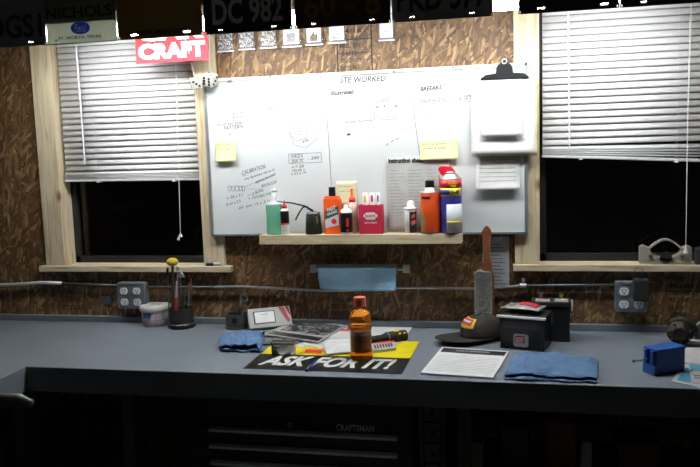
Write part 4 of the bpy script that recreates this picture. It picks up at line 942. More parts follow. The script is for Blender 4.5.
# piston
c = B(233.0, 330.4)+Vector((0, 0.044, 0)); r = thing('piston', 'dark used engine piston standing upright with its connecting rod raised', 'piston', c, 0.2)
pm = M('piston_metal', (0.115, 0.11, 0.105), 0.45, 0.6, bump=0.5, bscale=80)
MB().lathe([(0.043, 0), (0.044, 0.002), (0.044, 0.010), (0.0415, 0.011), (0.0415, 0.014), (0.044, 0.015), (0.044, 0.020), (0.0415, 0.021), (0.0415, 0.024), (0.044, 0.025), (0.044, 0.058), (0.038, 0.058), (0.038, 0.030), (0.0, 0.030)], n=36).build('crown', pm, r, smooth=False)
MB().prism(circ(0.011, 20), (0.0, -0.0455, 0.038), X3, Z3, (0, 0.004, 0)).build('pin_bore', M('bore_black', (0.008, 0.008, 0.008), 0.6), r)
MB().tube([(0.006, 0.0, 0.040), (0.018, 0.006, 0.080), (0.024, 0.008, 0.105)], [0.012, 0.008, 0.010]).build('connecting_rod', pm, r, smooth=True)
k = MB().ring(circ(0.017, 20), circ(0.009, 20), (0.033, 0.0, 0.118), Vector((0.9, 0.43, 0)), Vector((-0.2, 0, 1)), (0, 0.014, 0)); k.build('rod_end', pm, r)
k = MB().tube([(-0.036, -0.01, 0.05), (-0.036, -0.012, 0.088)], 0.0022, 6).tube([(0.026, -0.02, 0.060), (0.040, -0.010, 0.075), (0.062, 0.0, 0.094), (0.066, 0.0, 0.108)], 0.002, 6).build('ring_end', M('ring_brass', (0.30, 0.24, 0.14), 0.4, 0.8), r)
# folded blue cloths
denim = M('blue_cloth', (0.070, 0.135, 0.26), 0.9, var=0.18, scale=35, bump=0.7, bscale=250)
def folded(name, lab, quad, path, seed, crump=0.004, th=0.003, nu=36):
    # quad: four bench pixels BL, BR, TR, TL ; path: (v, z) profile running back and forth over the depth
    q = [B(*p) for p in quad]; c = (q[0]+q[1]+q[2]+q[3])/4
    r = thing(name, lab, 'cloth', c+Vector((0, 0, 0.0005)), group=None)
    seg = []
    for i in range(len(path)-1):
        for t in range(8): seg.append((path[i][0]+(path[i+1][0]-path[i][0])*t/8, path[i][1]+(path[i+1][1]-path[i][1])*t/8))
    seg.append(path[-1]); sm = seg
    for _ in range(3): sm = [sm[0]]+[((sm[i-1][0]+2*sm[i][0]+sm[i+1][0])/4, (sm[i-1][1]+2*sm[i][1]+sm[i+1][1])/4) for i in range(1, len(sm)-1)]+[sm[-1]]
    n = len(sm)-1
    def f(u, v):
        i = min(n, int(round(v*n))); vv, z = sm[i]
        p = (q[0]*(1-u)+q[1]*u)*(1-vv)+(q[3]*(1-u)+q[2]*u)*vv - c
        nz = noise.noise(Vector((u*5+seed, vv*4, z*40))); ny = noise.noise(Vector((u*7, vv*3+seed, z*60+5)))
        edge = 1-0.35*(abs(2*u-1)**6)
        return Vector((p.x+ny*crump, p.y+ny*crump*1.5, max(0.0015, z*edge+(nz*crump if z > 0.004 else 0)+0.0025*noise.noise(Vector((u*16+seed, vv*12, 3)))*(z > 0.004)*min(1, crump/0.004))))
    MB().sheet(f, nu, n).build('folded_fabric', denim, r, smooth=True, solid=th, sub=1)
    return r
folded('shop_rag', 'crumpled blue shop rag folded in a loop left of the sticker', [(219, 352), (262, 353), (264, 337), (221, 340)], [(1.0, 0.003), (0.05, 0.003), (-0.02, 0.008), (0.3, 0.010), (0.9, 0.011), (0.9, 0.018), (0.1, 0.018), (0.0, 0.026), (0.3, 0.031), (1.0, 0.029), (1.08, 0.004)], 1.3, 0.008, 0.003)
folded('folded_towel', 'flat folded blue cloth right of the white notepad at the bench edge', [(503, 380), (597, 384), (598, 362), (516, 355)], [(1.0, 0.003), (0.02, 0.003), (-0.01, 0.006), (0.3, 0.007), (0.98, 0.007), (1.0, 0.012), (0.3, 0.012), (0.03, 0.015), (0.1, 0.019), (0.97, 0.018), (1.02, 0.003)], 4.1, 0.006, 0.0025, 60)
# grey display pack
p0, p1 = B(250, 332), B(293, 327.5); gw = (p1-p0).length
r = thing('gauge_pack', 'light grey packaged gauge with a white window and red stripe, tilted back', 'package', p0+Vector((0, 0, 0.0112)), math.atan2((p1-p0).y, (p1-p0).x), rx=R(-33))
gp = M('pack_grey', (0.36, 0.37, 0.36), 0.35); gh = 0.082
MB().box((0, 0.0, 0.0), (gw, 0.020, gh)).build('case', gp, r, bevel=0.004)
MB().box((gw*0.12, -0.0015, gh*0.20), (gw*0.62, 0.0, gh*0.82)).build('window_rim', black, r)
MB().box((gw*0.15, -0.0025, gh*0.24), (gw*0.60, -0.0015, gh*0.78)).build('window_card', M('card_white', (0.8, 0.82, 0.82), 0.25), r)
for q in ([(0.72, 0.96), (0.84, 0.96), (0.96, 0.25), (0.90, 0.12)], [(0.88, 0.96), (0.96, 0.96), (0.99, 0.50), (0.96, 0.50)]):
    MB().prism([(x*gw, z*gh) for x, z in q], (0, -0.001, 0), X3, Z3, (0, 0.001, 0)).build('red_stripe', M('pack_red', (0.38, 0.02, 0.03), 0.4), r)
MB().text('GAUGE', (gw*0.36, -0.0028, gh*0.66), X3, Z3, wd=0.03, ht=0.006, center=True).build('lettering', marker, r)
MB().bbox((gw*0.5, 0.040, 0.042), (gw*0.7, 0.035, 0.02), rx=R(33)).build('stand', gp, r)
# sticker
bl, br, tr = B(243, 368.5), B(402, 374.3), B(419.5, 341.8); bl.z = br.z = tr.z = ZB+0.0004
u = (br-bl); wd = u.length; u.normalize(); v = Vector((-u.y, u.x, 0)); ht = (tr-br).dot(v); shr = (tr-br).dot(u)
r = thing('bumper_sticker', 'large black and yellow sticker reading ASK FOR IT! at the bench edge', 'sticker', bl)
sh_ = lambda f: shr*f
hb = 0.44
MB().prism([(0, 0), (wd, 0), (wd+sh_(hb), ht*hb), (sh_(hb), ht*hb)], (0, 0, 0), u, v, (0, 0, 0.0012)).build('black_band', M('sticker_black', (0.01, 0.01, 0.01), 0.35), r)
MB().prism([(sh_(hb), ht*hb), (wd+sh_(hb), ht*hb), (wd+sh_(1), ht), (sh_(1), ht)], (0, 0, 0), u, v, (0, 0, 0.0012)).build('yellow_band', M('sticker_yellow', (0.62, 0.52, 0.01), 0.4), r)
MB().text('ASK FOR IT!', u*wd*0.065+v*ht*0.10+Z3*0.0013, u, v, wd=wd*0.86, ht=ht*hb*0.66, bold=0.035, shear=0.3).build('lettering', M('sticker_white', (0.66, 0.66, 0.66), 0.4), r)
r.location.z += 0.0
# papers and magazines on the sticker
def flat(name, lab, cat, quad, h, th, mt, pattern=None, grp=None):
    q = [B(*p) for p in quad]; c = (q[0]+q[2])/2; c.z = ZB+h
    r = thing(name, lab, cat, c, group=grp)
    pl = [((p-c).x, (p-c).y) for p in q]
    MB().prism(pl, (0, 0, 0), X3, Y3, (0, 0, th)).build('sheets', mt, r, bevel=0.0004)
    if pattern: pattern(r, pl, th)
    return r
def bil(pl, u, v): 
    x = (pl[0][0]*(1-u)+pl[1][0]*u)*(1-v)+(pl[3][0]*(1-u)+pl[2][0]*u)*v; y = (pl[0][1]*(1-u)+pl[1][1]*u)*(1-v)+(pl[3][1]*(1-u)+pl[2][1]*u)*v
    return (x, y)
def patch(r, pl, th, u0, v0, u1, v1, mt, name='printed_area'):
    MB().prism([bil(pl, *q) for q in ((u0, v0), (u1, v0), (u1, v1), (u0, v1))], (0, 0, th), X3, Y3, (0, 0, 0.0004)).build(name, mt, r)
photo = speckle('dark_photo_print', [(0.015, 0.015, 0.017), (0.3, 0.3, 0.3), (0.04, 0.04, 0.045), (0.02, 0.02, 0.02), (0.10, 0.09, 0.09)], 90)
glossw = M('glossy_paper', (0.62, 0.62, 0.62), 0.3)
def pm1(r, pl, th):
    patch(r, pl, th, 0.05, 0.45, 0.97, 0.93, M('magazine_red', (0.45, 0.02, 0.03), 0.35)); 
    for k in range(4): patch(r, pl, th+0.0005, 0.1+0.22*k, 0.55, 0.26+0.22*k, 0.86, glossw, 'panel')
flat('magazine', 'red and white magazine at the back of the paper pile', 'magazine', [(290, 338), (350, 340), (352, 325), (306, 321)], 0.002, 0.004, glossw, pm1)
def pm2(r, pl, th):
    patch(r, pl, th, 0.03, 0.04, 0.97, 0.22, M('charcoal_print', (0.02, 0.02, 0.025), 0.3)); patch(r, pl, th, 0.12, 0.30, 0.95, 0.92, photo, 'cover_photo')
flat('magazine', 'magazine with dark photo cover on top of the paper pile', 'magazine', [(264, 337), (318, 345), (348, 328), (296, 321)], 0.0068, 0.004, M('cover_grey', (0.34, 0.34, 0.35), 0.3), pm2)
flat('paper_sheet', 'white sheet under the dark photo magazine, edge towards the sticker', 'paper', [(262, 344), (326, 350), (346, 333), (290, 331)], 0.0017, 0.0003, glossw)
def pb1(r, pl, th): patch(r, pl, th, 0.1, 0.1, 0.55, 0.6, red); patch(r, pl, th, 0.6, 0.3, 0.95, 0.9, black, 'dark_print')
flat('leaflet', 'small leaflet with a red patch left of the bottle', 'leaflet', [(300, 354), (338, 356), (344, 349), (304, 347)], 0.00225, 0.0006, M('leaflet_yellow', (0.5, 0.42, 0.03), 0.4), pb1)
flat('paper_sheet', 'white sheet fanned out to the right under the dark photo magazine', 'paper', [(318, 349), (352, 349), (368, 328), (340, 326)], 0.0027, 0.0006, glossw)
flat('magazine', 'thin black printed catalogue between the dark photo magazine and the metal case', 'magazine', [(262, 345.5), (292, 347), (312, 339), (276, 336)], 0.0031, 0.003, photo)
# white glove / bag
q = B(341, 349); r = thing('white_glove', 'crumpled white cloth lying behind the orange drink bottle', 'cloth', Vector((q.x, q.y, ZB+0.003)), 0.4)
MB().sheet(lambda u, v: Vector(((u-0.5)*0.125*(1-0.3*v*abs(u-.3)), (v-0.5)*0.155, 0.004+0.016*math.sin(math.pi*u)**0.7*math.sin(math.pi*v)**0.7*(1+0.5*noise.noise(Vector((u*5, v*5, 1)))))), 22, 22).build('fabric', M('glove_white', (0.55, 0.56, 0.57), 0.8, bump=0.4), r, smooth=True, solid=0.002)
# white card under the torch
def pc(r, pl, th): patch(r, pl, th, 0.08, 0.2, 0.5, 0.4, yellow)
flat('paper_sheet', 'white card lying under the black torch at the back of the sticker', 'paper', [(344, 345), (400, 344), (413, 327), (352, 324)], 0.0016, 0.0006, glossw, None)
# torch
p0, p1 = B(368, 341, 0.020), B(404, 334, 0.022); dv = (p1-p0); Lt = dv.length; rz = math.atan2(dv.y, dv.x)
r = thing('flashlight', 'black torch with yellow marks lying behind the drink bottle', 'torch', Vector((p0.x, p0.y, ZB+0.0025+0.020)), rz, ry=R(2))
RYm = Matrix.Rotation(R(90), 4, 'Y')
MB().lathe([(0.010, -0.03), (0.013, -0.028), (0.013, 0.055), (0.017, 0.070), (0.020, 0.085), (0.020, Lt+0.004), (0.017, Lt+0.006), (0.016, Lt+0.0), (0.0, Lt-0.005)], mtx=RYm).build('barrel', dullblack, r, smooth=False)
k = MB()
for t in (Lt-0.030, Lt-0.010):
    k.bbox((t, -0.016, 0.0115), (0.007, 0.004, 0.010), rx=0.6)
k.bbox((Lt-0.035, 0, 0.0195), (0.02, 0.012, 0.004)); k.build('yellow_mark', yellow, r)
MB().lathe([(0.0175, 0.075), (0.0205, 0.077), (0.0205, 0.080), (0.0175, 0.082)], mtx=RYm).build('grip_ring', dsteel, r)
# small packet
def pk(r, pl, th): patch(r, pl, th, 0.0, 0.7, 1.0, 1.0, red); [patch(r, pl, th, 0.08+0.12*k, 0.15, 0.16+0.12*k, 0.6, ink, 'bar') for k in range(7)]
flat('parts_packet', 'small white and red printed packet right of the drink bottle', 'packet', [(374, 354), (396, 351), (394, 343), (370, 345)], 0.0025, 0.010, M('packet_grey', (0.40, 0.40, 0.40), 0.5), pk)
# clear case
c = B(283, 356); r = thing('metal_tin', 'small shiny grey metal case standing on the left of the sticker', 'tin', Vector((c.x, c.y+0.012, ZB+0.0022)), 0.03)
MB().box((-0.040, -0.016, 0), (0.040, 0.018, 0.040)).build('case_body', M('foil', (0.50, 0.50, 0.48), 0.22, 0.8, bump=1.0, bscale=25, var=0.5), r, bevel=0.004)
MB().box((-0.042, -0.018, 0.0365), (0.042, 0.020, 0.046)).build('case_lid', M('foil_dark', (0.22, 0.21, 0.19), 0.25, 0.8, bump=1.0, bscale=40), r, bevel=0.003)
# pen
p0, p1 = B(306.5, 372.5), B(316, 362.5); dv = p1-p0; r = thing('ballpoint_pen', 'blue ballpoint pen lying across the sticker lettering', 'pen', Vector((p0.x, p0.y, ZB+0.006)), math.atan2(dv.y, dv.x))
LL = dv.length
MB().cyl((0.0, 0, 0), (0.035, 0, 0), 0.0042).build('pen_cap', M('navy_cap', (0.02, 0.03, 0.10), 0.3), r); MB().cyl((0.035, 0, 0), (LL, 0, 0), 0.0035).build('barrel', M('pen_blue', (0.03, 0.05, 0.50), 0.3), r); MB().box((0.002, -0.0012, 0.0042), (0.03, 0.0012, 0.0056)).build('clip', steel, r)
# drink bottle
c = B(361.5, 359.5); r = thing('drink_bottle', 'clear plastic bottle of orange sports drink with orange cap', 'bottle', Vector((c.x, c.y, ZB+0.0020)))
HB = P(361, 297, c.y).z-(ZB+0.002); s_ = HB/0.205; rb = 0.0385
prof = [(0.024, 0.004), (0.033, 0.0), (rb, 0.006), (rb, 0.020), (rb-0.0022, 0.026), (rb-0.0022, 0.098), (rb, 0.104), (rb, 0.112), (rb-0.004, 0.118), (rb-0.001, 0.128), (rb-0.001, 0.140), (rb-0.006, 0.152), (0.024, 0.166), (0.0165, 0.172), (0.0165, 0.180)]
MB().lathe([(a*0.97, z*s_) for a, z in prof], n=36).build('bottle_body', M('orange_drink', (0.95, 0.32, 0.04), 0.05, trans=0.95, ior=1.33, var=0.05), r, smooth=True)
MB().lathe([(rb-0.0038, 0.030*s_), (rb-0.0005-0.0032, 0.032*s_), (rb-0.0032, 0.095*s_), (rb-0.0038, 0.097*s_)], n=36).build('label', M('smoky_label', (0.22, 0.18, 0.17), 0.3, var=0.3, scale=60), r, smooth=True)
k = MB().text('ORANGE', (0, 0, 0.060*s_), X3, Z3, wd=0.036, ht=0.010, center=True, curve=cv(0.0362)).text('THIRST QUENCHER', (0, 0, 0.048*s_), X3, Z3, wd=0.040, ht=0.004, center=True, curve=cv(0.0362)).build('label_text', M('label_faint', (0.22, 0.16, 0.14), 0.5), r)
MB().lathe([(0.0205, 0.176*s_), (0.0205, 0.200*s_), (0.0190, 0.205*s_), (0.0, 0.205*s_)], n=24).build('cap', M('cap_orange', (0.55, 0.13, 0.06), 0.45), r, smooth=False)
# cap
c = B(485, 343.5); r = thing('baseball_cap', 'dark brown baseball cap with red and yellow front emblem', 'cap', Vector((-0.110, 2.678, ZB+0.001)), R(219))
capm = M('cap_fabric', (0.022, 0.018, 0.015), 0.85, bump=0.5, bscale=400)
def crown(u, v):
    a = 2*math.pi*u; ph = v*math.pi/2; rr_ = math.cos(ph)**0.7; h_ = 0.074*math.sin(ph)**0.9
    return Vector((0.080*rr_*math.cos(a)+0.10*h_*(-0.3), 0.066*rr_*math.sin(a), 0.012+h_*(1-0.10*math.sin(a*3)*0.3)))
MB().sheet(crown, 36, 12).build('crown', capm, r, smooth=True, solid=0.002)
def brim(u, v):
    a = (u-0.5)*R(176); ex = 0.112*max(0.0, math.cos(a))**0.55
    x = 0.075*math.cos(a)+v*ex; y = 0.068*math.sin(a)*(1+0.22*v*(1-abs(2*u-1)**4))
    return Vector((x, y, 0.013+0.012*v*(1-(y/0.09)**2)-0.004*(abs(2*u-1)**3)*v))
MB().sheet(brim, 30, 8).build('brim', capm, r, smooth=True, solid=0.003)
def emb(u, v, e=0.0):
    a = (u-0.5)*R(70); q = crown((a/(2*math.pi)) % 1.0, 0.28+v*0.42); d = Vector((math.cos(a), math.sin(a), 0.6))*(0.0022+e); return q+d
MB().sheet(lambda u, v: emb(u, v), 14, 6).build('emblem', M('emblem_yellow', (0.62, 0.38, 0.03), 0.6), r, smooth=True, solid=0.001)
MB().sheet(lambda u, v: emb(0.10+u*0.76, 0.30+v*0.62, 0.0015), 14, 6).build('emblem_red', M('emblem_red', (0.45, 0.04, 0.04), 0.6), r, smooth=True, solid=0.001)
MB().sheet(lambda u, v: emb(0.2+u*0.6, 0.52+v*0.16, 0.003), 14, 3).build('emblem_bar', M('emblem_white', (0.5, 0.5, 0.5), 0.6), r, smooth=True, solid=0.001)
MB().ball((-0.002, 0, 0.087), 0.006, (1, 1, 0.6)).build('top_button', capm, r, smooth=True)
# notepad
q = [B(420.5, 374.5), B(493, 379.5), B(509.5, 353), B(442, 348.5)]; c = (q[0]+q[2])/2
r = thing('notepad', 'white printed notepad with a black header lying at the bench edge', 'notepad', c+Vector((0, 0, 0.0003)))
pl = [((p-c).x, (p-c).y) for p in q]
MB().prism(pl, (0, 0, 0), X3, Y3, (0, 0, 0.006)).build('pages', M('pad_white', (0.62, 0.62, 0.64), 0.7), r, bevel=0.0008)
patch(r, pl, 0.006, 0.04, 0.79, 0.97, 0.96, M('pad_black', (0.02, 0.02, 0.025), 0.5), 'header_bar')
P3 = lambda a, b, z: Vector((*bil(pl, a, b), z))
uu = (P3(1, 0, 0)-P3(0, 0, 0)).normalized(); vv = Vector((-uu.y, uu.x, 0))
MB().text('PARTS COUNTER', P3(0.5, 0.875, 0.0065), uu, vv, wd=0.11, ht=0.009, center=True, bold=0.02).build('header_text', paperm, r)
k = MB()
for i, (t_, wv) in enumerate((('DEALER ORDER SHEET', 0.09), ('mail or bring to the desk', 0.11))): k.text(t_, P3(0.5, 0.755-0.05*i, 0.0061), uu, vv, wd=wv, ht=0.006, center=True)
for i in range(11): k.stroke([P3(0.05, 0.66-0.055*i, 0.0061), P3(0.95, 0.66-0.055*i, 0.0061)], 0.0006, (0, 0, 1))
k.build('printed_lines', M('pad_grey', (0.30, 0.30, 0.32), 0.7), r)
# batteries
def battery(lab, bl_, br_, depth, H, rz, big):
    a, b = B(*bl_), B(*br_); w_ = (b-a).length; rz = math.atan2((b-a).y, (b-a).x)
    r = thing('car_battery', lab, 'battery', a+Vector((0, 0, 0.0003)), rz, 'pair of black batteries')
    MB().box((0, 0, 0), (w_, depth, H*0.80)).build('case', black, r, bevel=0.003)
    MB().box((0.004, -0.0008, 0.01), (w_-0.004, 0.0, H*0.2)).build('case_ridge', black, r, bevel=0.0005)
    MB().box((-0.003, -0.003, H*0.80), (w_+0.003, depth+0.003, H*0.92)).build('lid', dullblack, r, bevel=0.003)
    for x in (0.03, w_-0.03): MB().cyl((x, depth*0.75, H*0.90), (x, depth*0.75, H*1.05), 0.008).build('terminal', M('lead', (0.2, 0.2, 0.2), 0.4, 0.8), r)
    return r, w_, depth, H
r, w_, d_, H = battery('black battery with grey rim and red sticker, right of the cap', (500, 347.8), (544, 352), 0.105, 0.128, 0, True)
MB().box((-0.008, -0.012, H*0.84), (w_+0.008, -0.003, H*0.90)).build('front_rail', M('rail_grey', (0.85, 0.85, 0.85), 0.3), r, bevel=0.001)
MB().box((0.01, -0.0022, H*0.56), (w_-0.02, -0.0006, H*0.74)).build('spec_label', M('spec_grey', (0.05, 0.05, 0.055), 0.5), r)
MB().prism(rrect(0.050, 0.044, 0.008), (0.072, -0.0022, 0.032), X3, Z3, (0, 0.0015, 0)).build('sticker', M('sticker_grey', (0.40, 0.40, 0.42), 0.4), r)
MB().prism(rrect(0.034, 0.024, 0.004), (0.068, -0.0032, 0.036), X3, Z3, (0, 0.001, 0)).build('sticker_red', M('sticker_red', (0.35, 0.02, 0.03), 0.4), r)
MB().text('RACE', (0.068, -0.0034, 0.039), X3, Z3, wd=0.026, ht=0.007, center=True, bold=0.03).text('READY', (0.068, -0.0034, 0.030), X3, Z3, wd=0.026, ht=0.007, center=True, bold=0.03).build('sticker_text', white, r)
k = MB()
for x in (0.028, 0.062, 0.096): k.box((x, 0.02, H*0.92), (x+0.022, 0.10, H*0.98))
k.build('vent_caps', dullblack, r, bevel=0.002)
loc = Vector(r.location); rot_ = ROOT[r.name]
t = thing('wrapped_part', 'clear-wrapped part with red and white label lying on the front battery', 'package', rot_ @ Vector((0.07, 0.050, H*1.05+0.0005)), r.rotation_euler[2]-0.1)
MB().sheet(lambda u, v: Vector(((u-0.5)*0.13, (v-0.5)*0.085, 0.001+0.012*math.sin(math.pi*u)*math.sin(math.pi*v)+0.003*noise.noise(Vector((u*7, v*7, 2))))), 16, 12).build('wrapper', M('wrapper_clear', (0.26, 0.26, 0.26), 0.2, bump=1.0, bscale=40, var=0.5), t, smooth=True, solid=0.001)
MB().sheet(lambda u, v: Vector((-0.01+u*0.06, -0.02+v*0.045, 0.004+0.012*math.sin(math.pi*(0.42+u*0.46))*math.sin(math.pi*(0.26+v*0.5)))), 8, 6).build('wrapper_label', M('wrapper_red', (0.45, 0.02, 0.03), 0.4), t, smooth=True, solid=0.0008)
r, w_, d_, H = battery('taller black battery standing behind the front battery by the wall', (532, 341.0), (570, 342.5), 0.075, 0.152, 0, False)
MB().prism(rrect(0.030, 0.040, 0.003), (w_*0.45, -0.0018, 0.085), X3, Z3, (0, 0.0012, 0)).build('side_label', M('side_grey', (0.055, 0.055, 0.06), 0.5), r)
MB().box((0.012, 0.005, H*0.92), (0.060, 0.045, H*0.93)).build('top_sticker', M('topst_white', (0.45, 0.45, 0.45), 0.4), r)
MB().text('RACE', (0.036, 0.025, H*0.93), X3, Y3, wd=0.036, ht=0.018, center=True, bold=0.04).build('top_sticker_text', red, r)
MB().box((0.075, 0.005, H*0.92), (w_-0.006, 0.055, H*0.93)).build('spec_sticker', M('spec_silver', (0.28, 0.28, 0.30), 0.4), r)
MB().box((0.095, 0.035, H*0.931), (0.115, 0.05, H*0.934)).build('yellow_mark', yellow, r)
MB().box((w_+0.004, 0.004, H*0.72), (w_+0.010, 0.016, H*0.96)).build('strap_end', white, r)
# blue box with pins
pA, pB, pC = B(645, 372), B(656.5, 376), B(685, 371.5)
r = thing('blue_block', 'blue plastic relay box with a metal pin sticking out to the left', 'electrical part', pB+Vector((0, 0, 0.0003)), math.atan2((pC-pB).y, (pC-pB).x))
bluem = M('blue_plastic', (0.012, 0.075, 0.32), 0.4)
Lb = (pC-pB).length; Hb = 0.080; Db = 0.052
MB().box((0, 0, 0), (Lb, Db, Hb*0.88)).build('housing', bluem, r, bevel=0.003)
MB().box((-0.003, -0.002, Hb*0.86), (Lb+0.002, Db+0.002, Hb*0.97)).build('lid', bluem, r, bevel=0.003)
k = MB()
for y in (0.006, 0.034): k.box((-0.009, y, 0.03), (0.0, y+0.012, Hb*0.9))
k.box((-0.007, 0.0, 0.0), (0.0, Db, 0.030)); k.build('end_rib', bluem, r, bevel=0.002)
MB().tube([(0, Db*0.5, 0.045), (-0.03, Db*0.5+0.006, 0.042), (-0.050, Db*0.5+0.010, 0.042)], 0.0022, 8).ball((-0.052, Db*0.5+0.010, 0.042), 0.005).build('pin', dsteel, r, smooth=True)
MB().cyl((Lb, Db*0.5, 0.05), (Lb+0.012, Db*0.5, 0.045), 0.003).build('rear_pin', dsteel, r)
# papers at right
def pr1(r, pl, th): patch(r, pl, th, 0.15, 0.1, 0.6, 0.8, M('aqua_print', (0.05, 0.22, 0.34), 0.4))
flat('leaflet', 'white leaflet with aqua photo in front, lowest at the right bench corner', 'leaflet', [(671, 382), (700, 388), (716, 372), (684, 364)], 0.0005, 0.002, M('leaflet_white', (0.42, 0.42, 0.44), 0.4), pr1)
def pr2(r, pl, th): patch(r, pl, th, 0.05, 0.55, 0.95, 0.85, M('aqua_print', (0.05, 0.22, 0.34), 0.4)); patch(r, pl, th, 0.1, 0.3, 0.9, 0.34, marker2, 'text_line'); patch(r, pl, th, 0.1, 0.2, 0.9, 0.24, marker2, 'text_line')
flat('leaflet', 'leaflet with blue band and printed lines beside the blue box', 'leaflet', [(692, 384), (724, 388), (722, 366), (687, 362)], 0.0030, 0.002, M('leaflet_grey', (0.38, 0.38, 0.40), 0.4), pr2)
flat('paper_sheet', 'white sheet behind the blue box under the metal turbine part', 'paper', [(680, 364), (720, 366), (716, 350), (682, 349)], 0.0030, 0.003, M('sheet_dim', (0.45, 0.45, 0.46), 0.5))
# turbo housing
c = B(682, 347.5); r = thing('turbocharger', 'rusty dark round turbine housing at the back right of the bench', 'engine part', c+Vector((0.0, 0.035, 0.0005)), R(-12))
tm = M('rusty_iron', (0.045, 0.036, 0.028), 0.6, 0.5, bump=1.0, bscale=60, var=0.4)
r.scale = (0.80, 0.80, 0.80)
RX = Matrix.Rotation(R(90), 4, 'X')
MB().lathe([(0.018, 0.036), (0.024, 0.040), (0.030, 0.036), (0.034, 0.022), (0.050, 0.010), (0.054, -0.006), (0.046, -0.024), (0.030, -0.030), (0.0, -0.030)], c=(0, 0, 0.054), mtx=RX, n=32).build('housing', tm, r, smooth=True)
MB().cyl((0, -0.037, 0.054), (0, -0.020, 0.054), 0.0175, n=24).build('inlet', M('inlet_black', (0.006, 0.005, 0.005), 0.7), r)
for i in range(7):
    a_ = i*2*math.pi/7+0.3; MB().cyl((0.041*math.cos(a_), -0.026, 0.054+0.041*math.sin(a_)), (0.041*math.cos(a_), -0.012, 0.054+0.041*math.sin(a_)), 0.005, n=6).build('bolt', M('old_bolt', (0.16, 0.14, 0.11), 0.4, 0.8), r)
MB().tube([(-0.040, 0.0, 0.075), (-0.030, 0.0, 0.098), (0.0, 0.0, 0.110), (0.025, 0.0, 0.102), (0.050, 0.0, 0.085), (0.062, 0.0, 0.06)], [0.010, 0.012, 0.012, 0.012, 0.011, 0.010]).build('scroll', tm, r, smooth=True)
MB().cyl((0.038, -0.012, 0.018), (0.082, -0.018, 0.018), 0.016, n=18).build('outlet_pipe', dsteel, r)
c = B(703, 348); r2 = thing('metal_flange', 'pale metal flange at the right edge, behind the leaflets', 'engine part', c+Vector((0.02, 0.03, 0.0005)))
MB().ring(circ(0.042, 28), circ(0.020, 28), (0, 0, 0.043), X3, Z3, (0, 0.02, 0)).build('ring', M('pale_cast', (0.20, 0.20, 0.20), 0.5, 0.5, bump=0.6), r2, bevel=0.002)

# ================================================================ under the bench
TY = 2.30
a, b = P(188, 440, TY), P(412, 440, TY)
r = thing('tool_chest', 'black rolling tool chest with long drawer pulls under the bench', 'tool chest', ((a.x+b.x)/2, TY+0.2, 0.0))
x0, x1 = a.x, b.x; zt = 0.80
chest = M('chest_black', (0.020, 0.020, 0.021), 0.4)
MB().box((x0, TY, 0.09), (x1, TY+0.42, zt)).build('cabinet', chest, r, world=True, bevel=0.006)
for x in (x0+0.06, x1-0.06):
    for y in (TY+0.06, TY+0.36): MB().cyl((x-0.015, y, 0.045), (x+0.015, y, 0.045), 0.045).box((x-0.02, y-0.02, 0.05), (x+0.02, y+0.02, 0.092)).build('caster', dullblack, r, world=True)
zz = [P(300, 432, TY).z, P(300, 449, TY).z]; gap = zz[0]-zz[1]
hx0, hx1 = P(209, 430, TY-0.012).x, P(397, 436, TY-0.012).x
pull = M('pull_grey', (0.75, 0.75, 0.77), 0.35, 0.2)
z = zz[0]; k_ = 0
while z > 0.16:
    hgt = gap if k_ < 4 else gap*2
    d = MB().box((x0+0.02, TY-0.006, z-hgt+0.012), (x1-0.02, TY, z+0.006)).build('drawer', chest, r, world=True, bevel=0.002)
    MB().prism([(0, -0.008), (-0.016, -0.006), (-0.018, 0.004), (0, 0.008)], (hx0, TY-0.006, z), Y3, Z3, (hx1-hx0, 0, 0)).build('drawer_pull', pull, d, world=True, bevel=0.001)
    z -= hgt; k_ += 1
q = P(355, 428, TY)
MB().text('CRAFTSMAN', (q.x, TY-0.0008, q.z), X3, Z3, wd=P(374, 428, TY).x-P(336, 428, TY).x, ht=0.022, center=True, bold=0.03, t=0.001).build('badge', M('badge_silver', (0.8, 0.8, 0.8), 0.3, 0.0), r, world=True)
q = P(290, 425, TY); MB().ring(circ(0.008, 16), circ(0.005, 16), (q.x, TY-0.004, q.z), X3, Z3, (0, 0.004, 0)).build('lock', steel, r, world=True)
# organiser at the right of the chest
a, b = P(419, 420, 2.31), P(445, 420, 2.31)
r = thing('parts_organiser', 'narrow brown wooden rack of grey drawers right of the tool chest', 'drawer rack', ((a.x+b.x)/2, 2.36, 0.0))
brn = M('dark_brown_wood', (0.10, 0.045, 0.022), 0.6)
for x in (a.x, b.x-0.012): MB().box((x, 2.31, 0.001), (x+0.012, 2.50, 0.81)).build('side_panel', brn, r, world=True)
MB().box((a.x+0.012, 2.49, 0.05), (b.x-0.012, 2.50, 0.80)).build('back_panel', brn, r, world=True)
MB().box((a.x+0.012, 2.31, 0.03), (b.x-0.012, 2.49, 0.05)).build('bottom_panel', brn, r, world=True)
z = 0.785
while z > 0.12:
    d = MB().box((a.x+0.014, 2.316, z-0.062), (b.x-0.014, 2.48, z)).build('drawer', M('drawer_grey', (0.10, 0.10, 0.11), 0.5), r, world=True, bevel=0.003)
    MB().box((a.x+0.035, 2.306, z-0.040), (b.x-0.035, 2.316, z-0.028)).build('knob', black, d, world=True); z -= 0.068
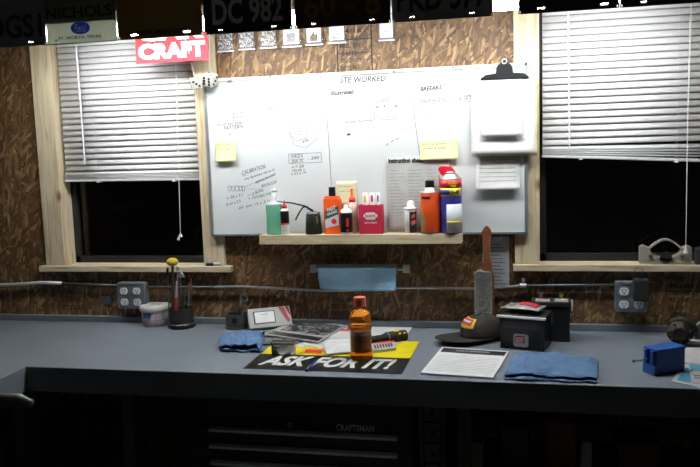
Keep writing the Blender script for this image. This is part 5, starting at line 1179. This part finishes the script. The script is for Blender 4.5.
# dim things on a low shelf to the right
lo_ = thing('storage_shelf', 'dark low shelf board under the right part of the bench', 'shelf', (0.35, 2.5, 0.50))
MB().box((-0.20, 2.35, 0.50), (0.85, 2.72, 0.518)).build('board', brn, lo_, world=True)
for x in (-0.195, 0.825): MB().box((x, 2.36, 0.001), (x+0.02, 2.70, 0.50)).build('upright', brn, lo_, world=True)
def jug(px, py, lab, col, sc=1.0):
    q = P(px, py, 2.45); r = thing('oil_jug', lab, 'container', (q.x, 2.47, 0.5185), random.uniform(-0.2, 0.2))
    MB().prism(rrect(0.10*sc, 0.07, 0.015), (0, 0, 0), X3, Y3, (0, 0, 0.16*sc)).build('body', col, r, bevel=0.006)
    MB().lathe([(0.030, 0.16*sc), (0.018, 0.18*sc), (0.014, 0.19*sc)]).build('neck', col, r); MB().cyl((0, 0, 0.188*sc), (0, 0, 0.208*sc), 0.017).build('lid', black, r)
    MB().ring(rrect(0.04, 0.05, 0.01), rrect(0.026, 0.034, 0.006), (0.032, -0.008, 0.19*sc), X3, Z3, (0, 0.016, 0)).build('handle', col, r)
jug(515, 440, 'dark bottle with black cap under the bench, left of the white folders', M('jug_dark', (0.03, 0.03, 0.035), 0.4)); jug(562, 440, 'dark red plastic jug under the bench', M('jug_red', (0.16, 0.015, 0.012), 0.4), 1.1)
for px0, px1, py, lab in ((465.5, 482, 442, 'left of two pale upright folders under the bench'), (579, 592, 441, 'right of two pale upright folders, beside the red jug')):
    a, b = P(px0, py, 2.38), P(px1, py, 2.38)
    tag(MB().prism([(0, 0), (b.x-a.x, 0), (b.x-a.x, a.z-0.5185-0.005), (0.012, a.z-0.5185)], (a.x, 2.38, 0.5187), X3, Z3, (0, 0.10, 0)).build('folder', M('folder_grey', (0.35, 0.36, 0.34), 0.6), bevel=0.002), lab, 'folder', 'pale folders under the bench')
a = P(635, 440, 2.42)
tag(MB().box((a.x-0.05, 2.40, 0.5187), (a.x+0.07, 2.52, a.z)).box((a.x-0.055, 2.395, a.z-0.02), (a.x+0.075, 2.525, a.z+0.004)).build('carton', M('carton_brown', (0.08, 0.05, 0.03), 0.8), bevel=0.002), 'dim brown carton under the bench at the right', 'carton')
# chair at the lower left
q = P(33, 398, 1.55)
r = thing('desk_chair', 'black chair with a grey armrest, showing at the lower left corner', 'chair', (q.x-0.22, 1.30, 0.0))
X0, Zc_ = q.x, q.z
seatm = M('chair_black', (0.02, 0.02, 0.022), 0.45)
cx = X0-0.29; cy = 1.42
cx = X0-0.22; cy = 1.30
for sy_ in (1, -1):
    yy = cy+sy_*0.25; zq = Zc_-0.012
    MB().tube([(cx-0.15, yy, zq-0.008), (cx-0.11, yy, zq), (cx+0.08, yy, zq+0.002), (cx+0.18, yy, zq+0.004), (cx+0.215, yy, zq-0.002)], [0.010, 0.015, 0.016, 0.017, 0.010], 12).build('armrest', M('arm_grey', (0.07, 0.07, 0.075), 0.35), r, world=True, smooth=True)
    MB().tube([(cx+0.02, yy, zq-0.012), (cx, yy, 0.55), (cx, yy-sy_*0.06, 0.44)], 0.014, 10).build('arm_support', dullblack, r, world=True, smooth=True)
MB().prism(rrect(0.46, 0.46, 0.08), (cx, cy, 0.42), X3, Y3, (0, 0, 0.08)).build('seat', seatm, r, world=True, bevel=0.02)
MB().prism(rrect(0.42, 0.24, 0.09), (cx-0.26, cy, 0.66), Y3, Z3, (0.05, 0, 0)).build('backrest', seatm, r, world=True, bevel=0.02)
MB().box((cx-0.25, cy-0.03, 0.44), (cx-0.22, cy+0.03, 0.56)).build('back_bracket', dullblack, r, world=True)
MB().cyl((cx, cy, 0.10), (cx, cy, 0.42), 0.025).build('column', dsteel, r, world=True)
for i in range(5):
    a_ = i*2*math.pi/5; e = Vector((cx+0.27*math.cos(a_), cy+0.27*math.sin(a_), 0.075))
    l_ = MB().tube([(cx, cy, 0.12), e], [0.025, 0.015]).build('leg', dullblack, r, world=True)
    MB().cyl(e+Vector((-0.012, 0, -0.047)), e+Vector((0.012, 0, -0.047)), 0.027).build('caster', dullblack, l_, world=True)
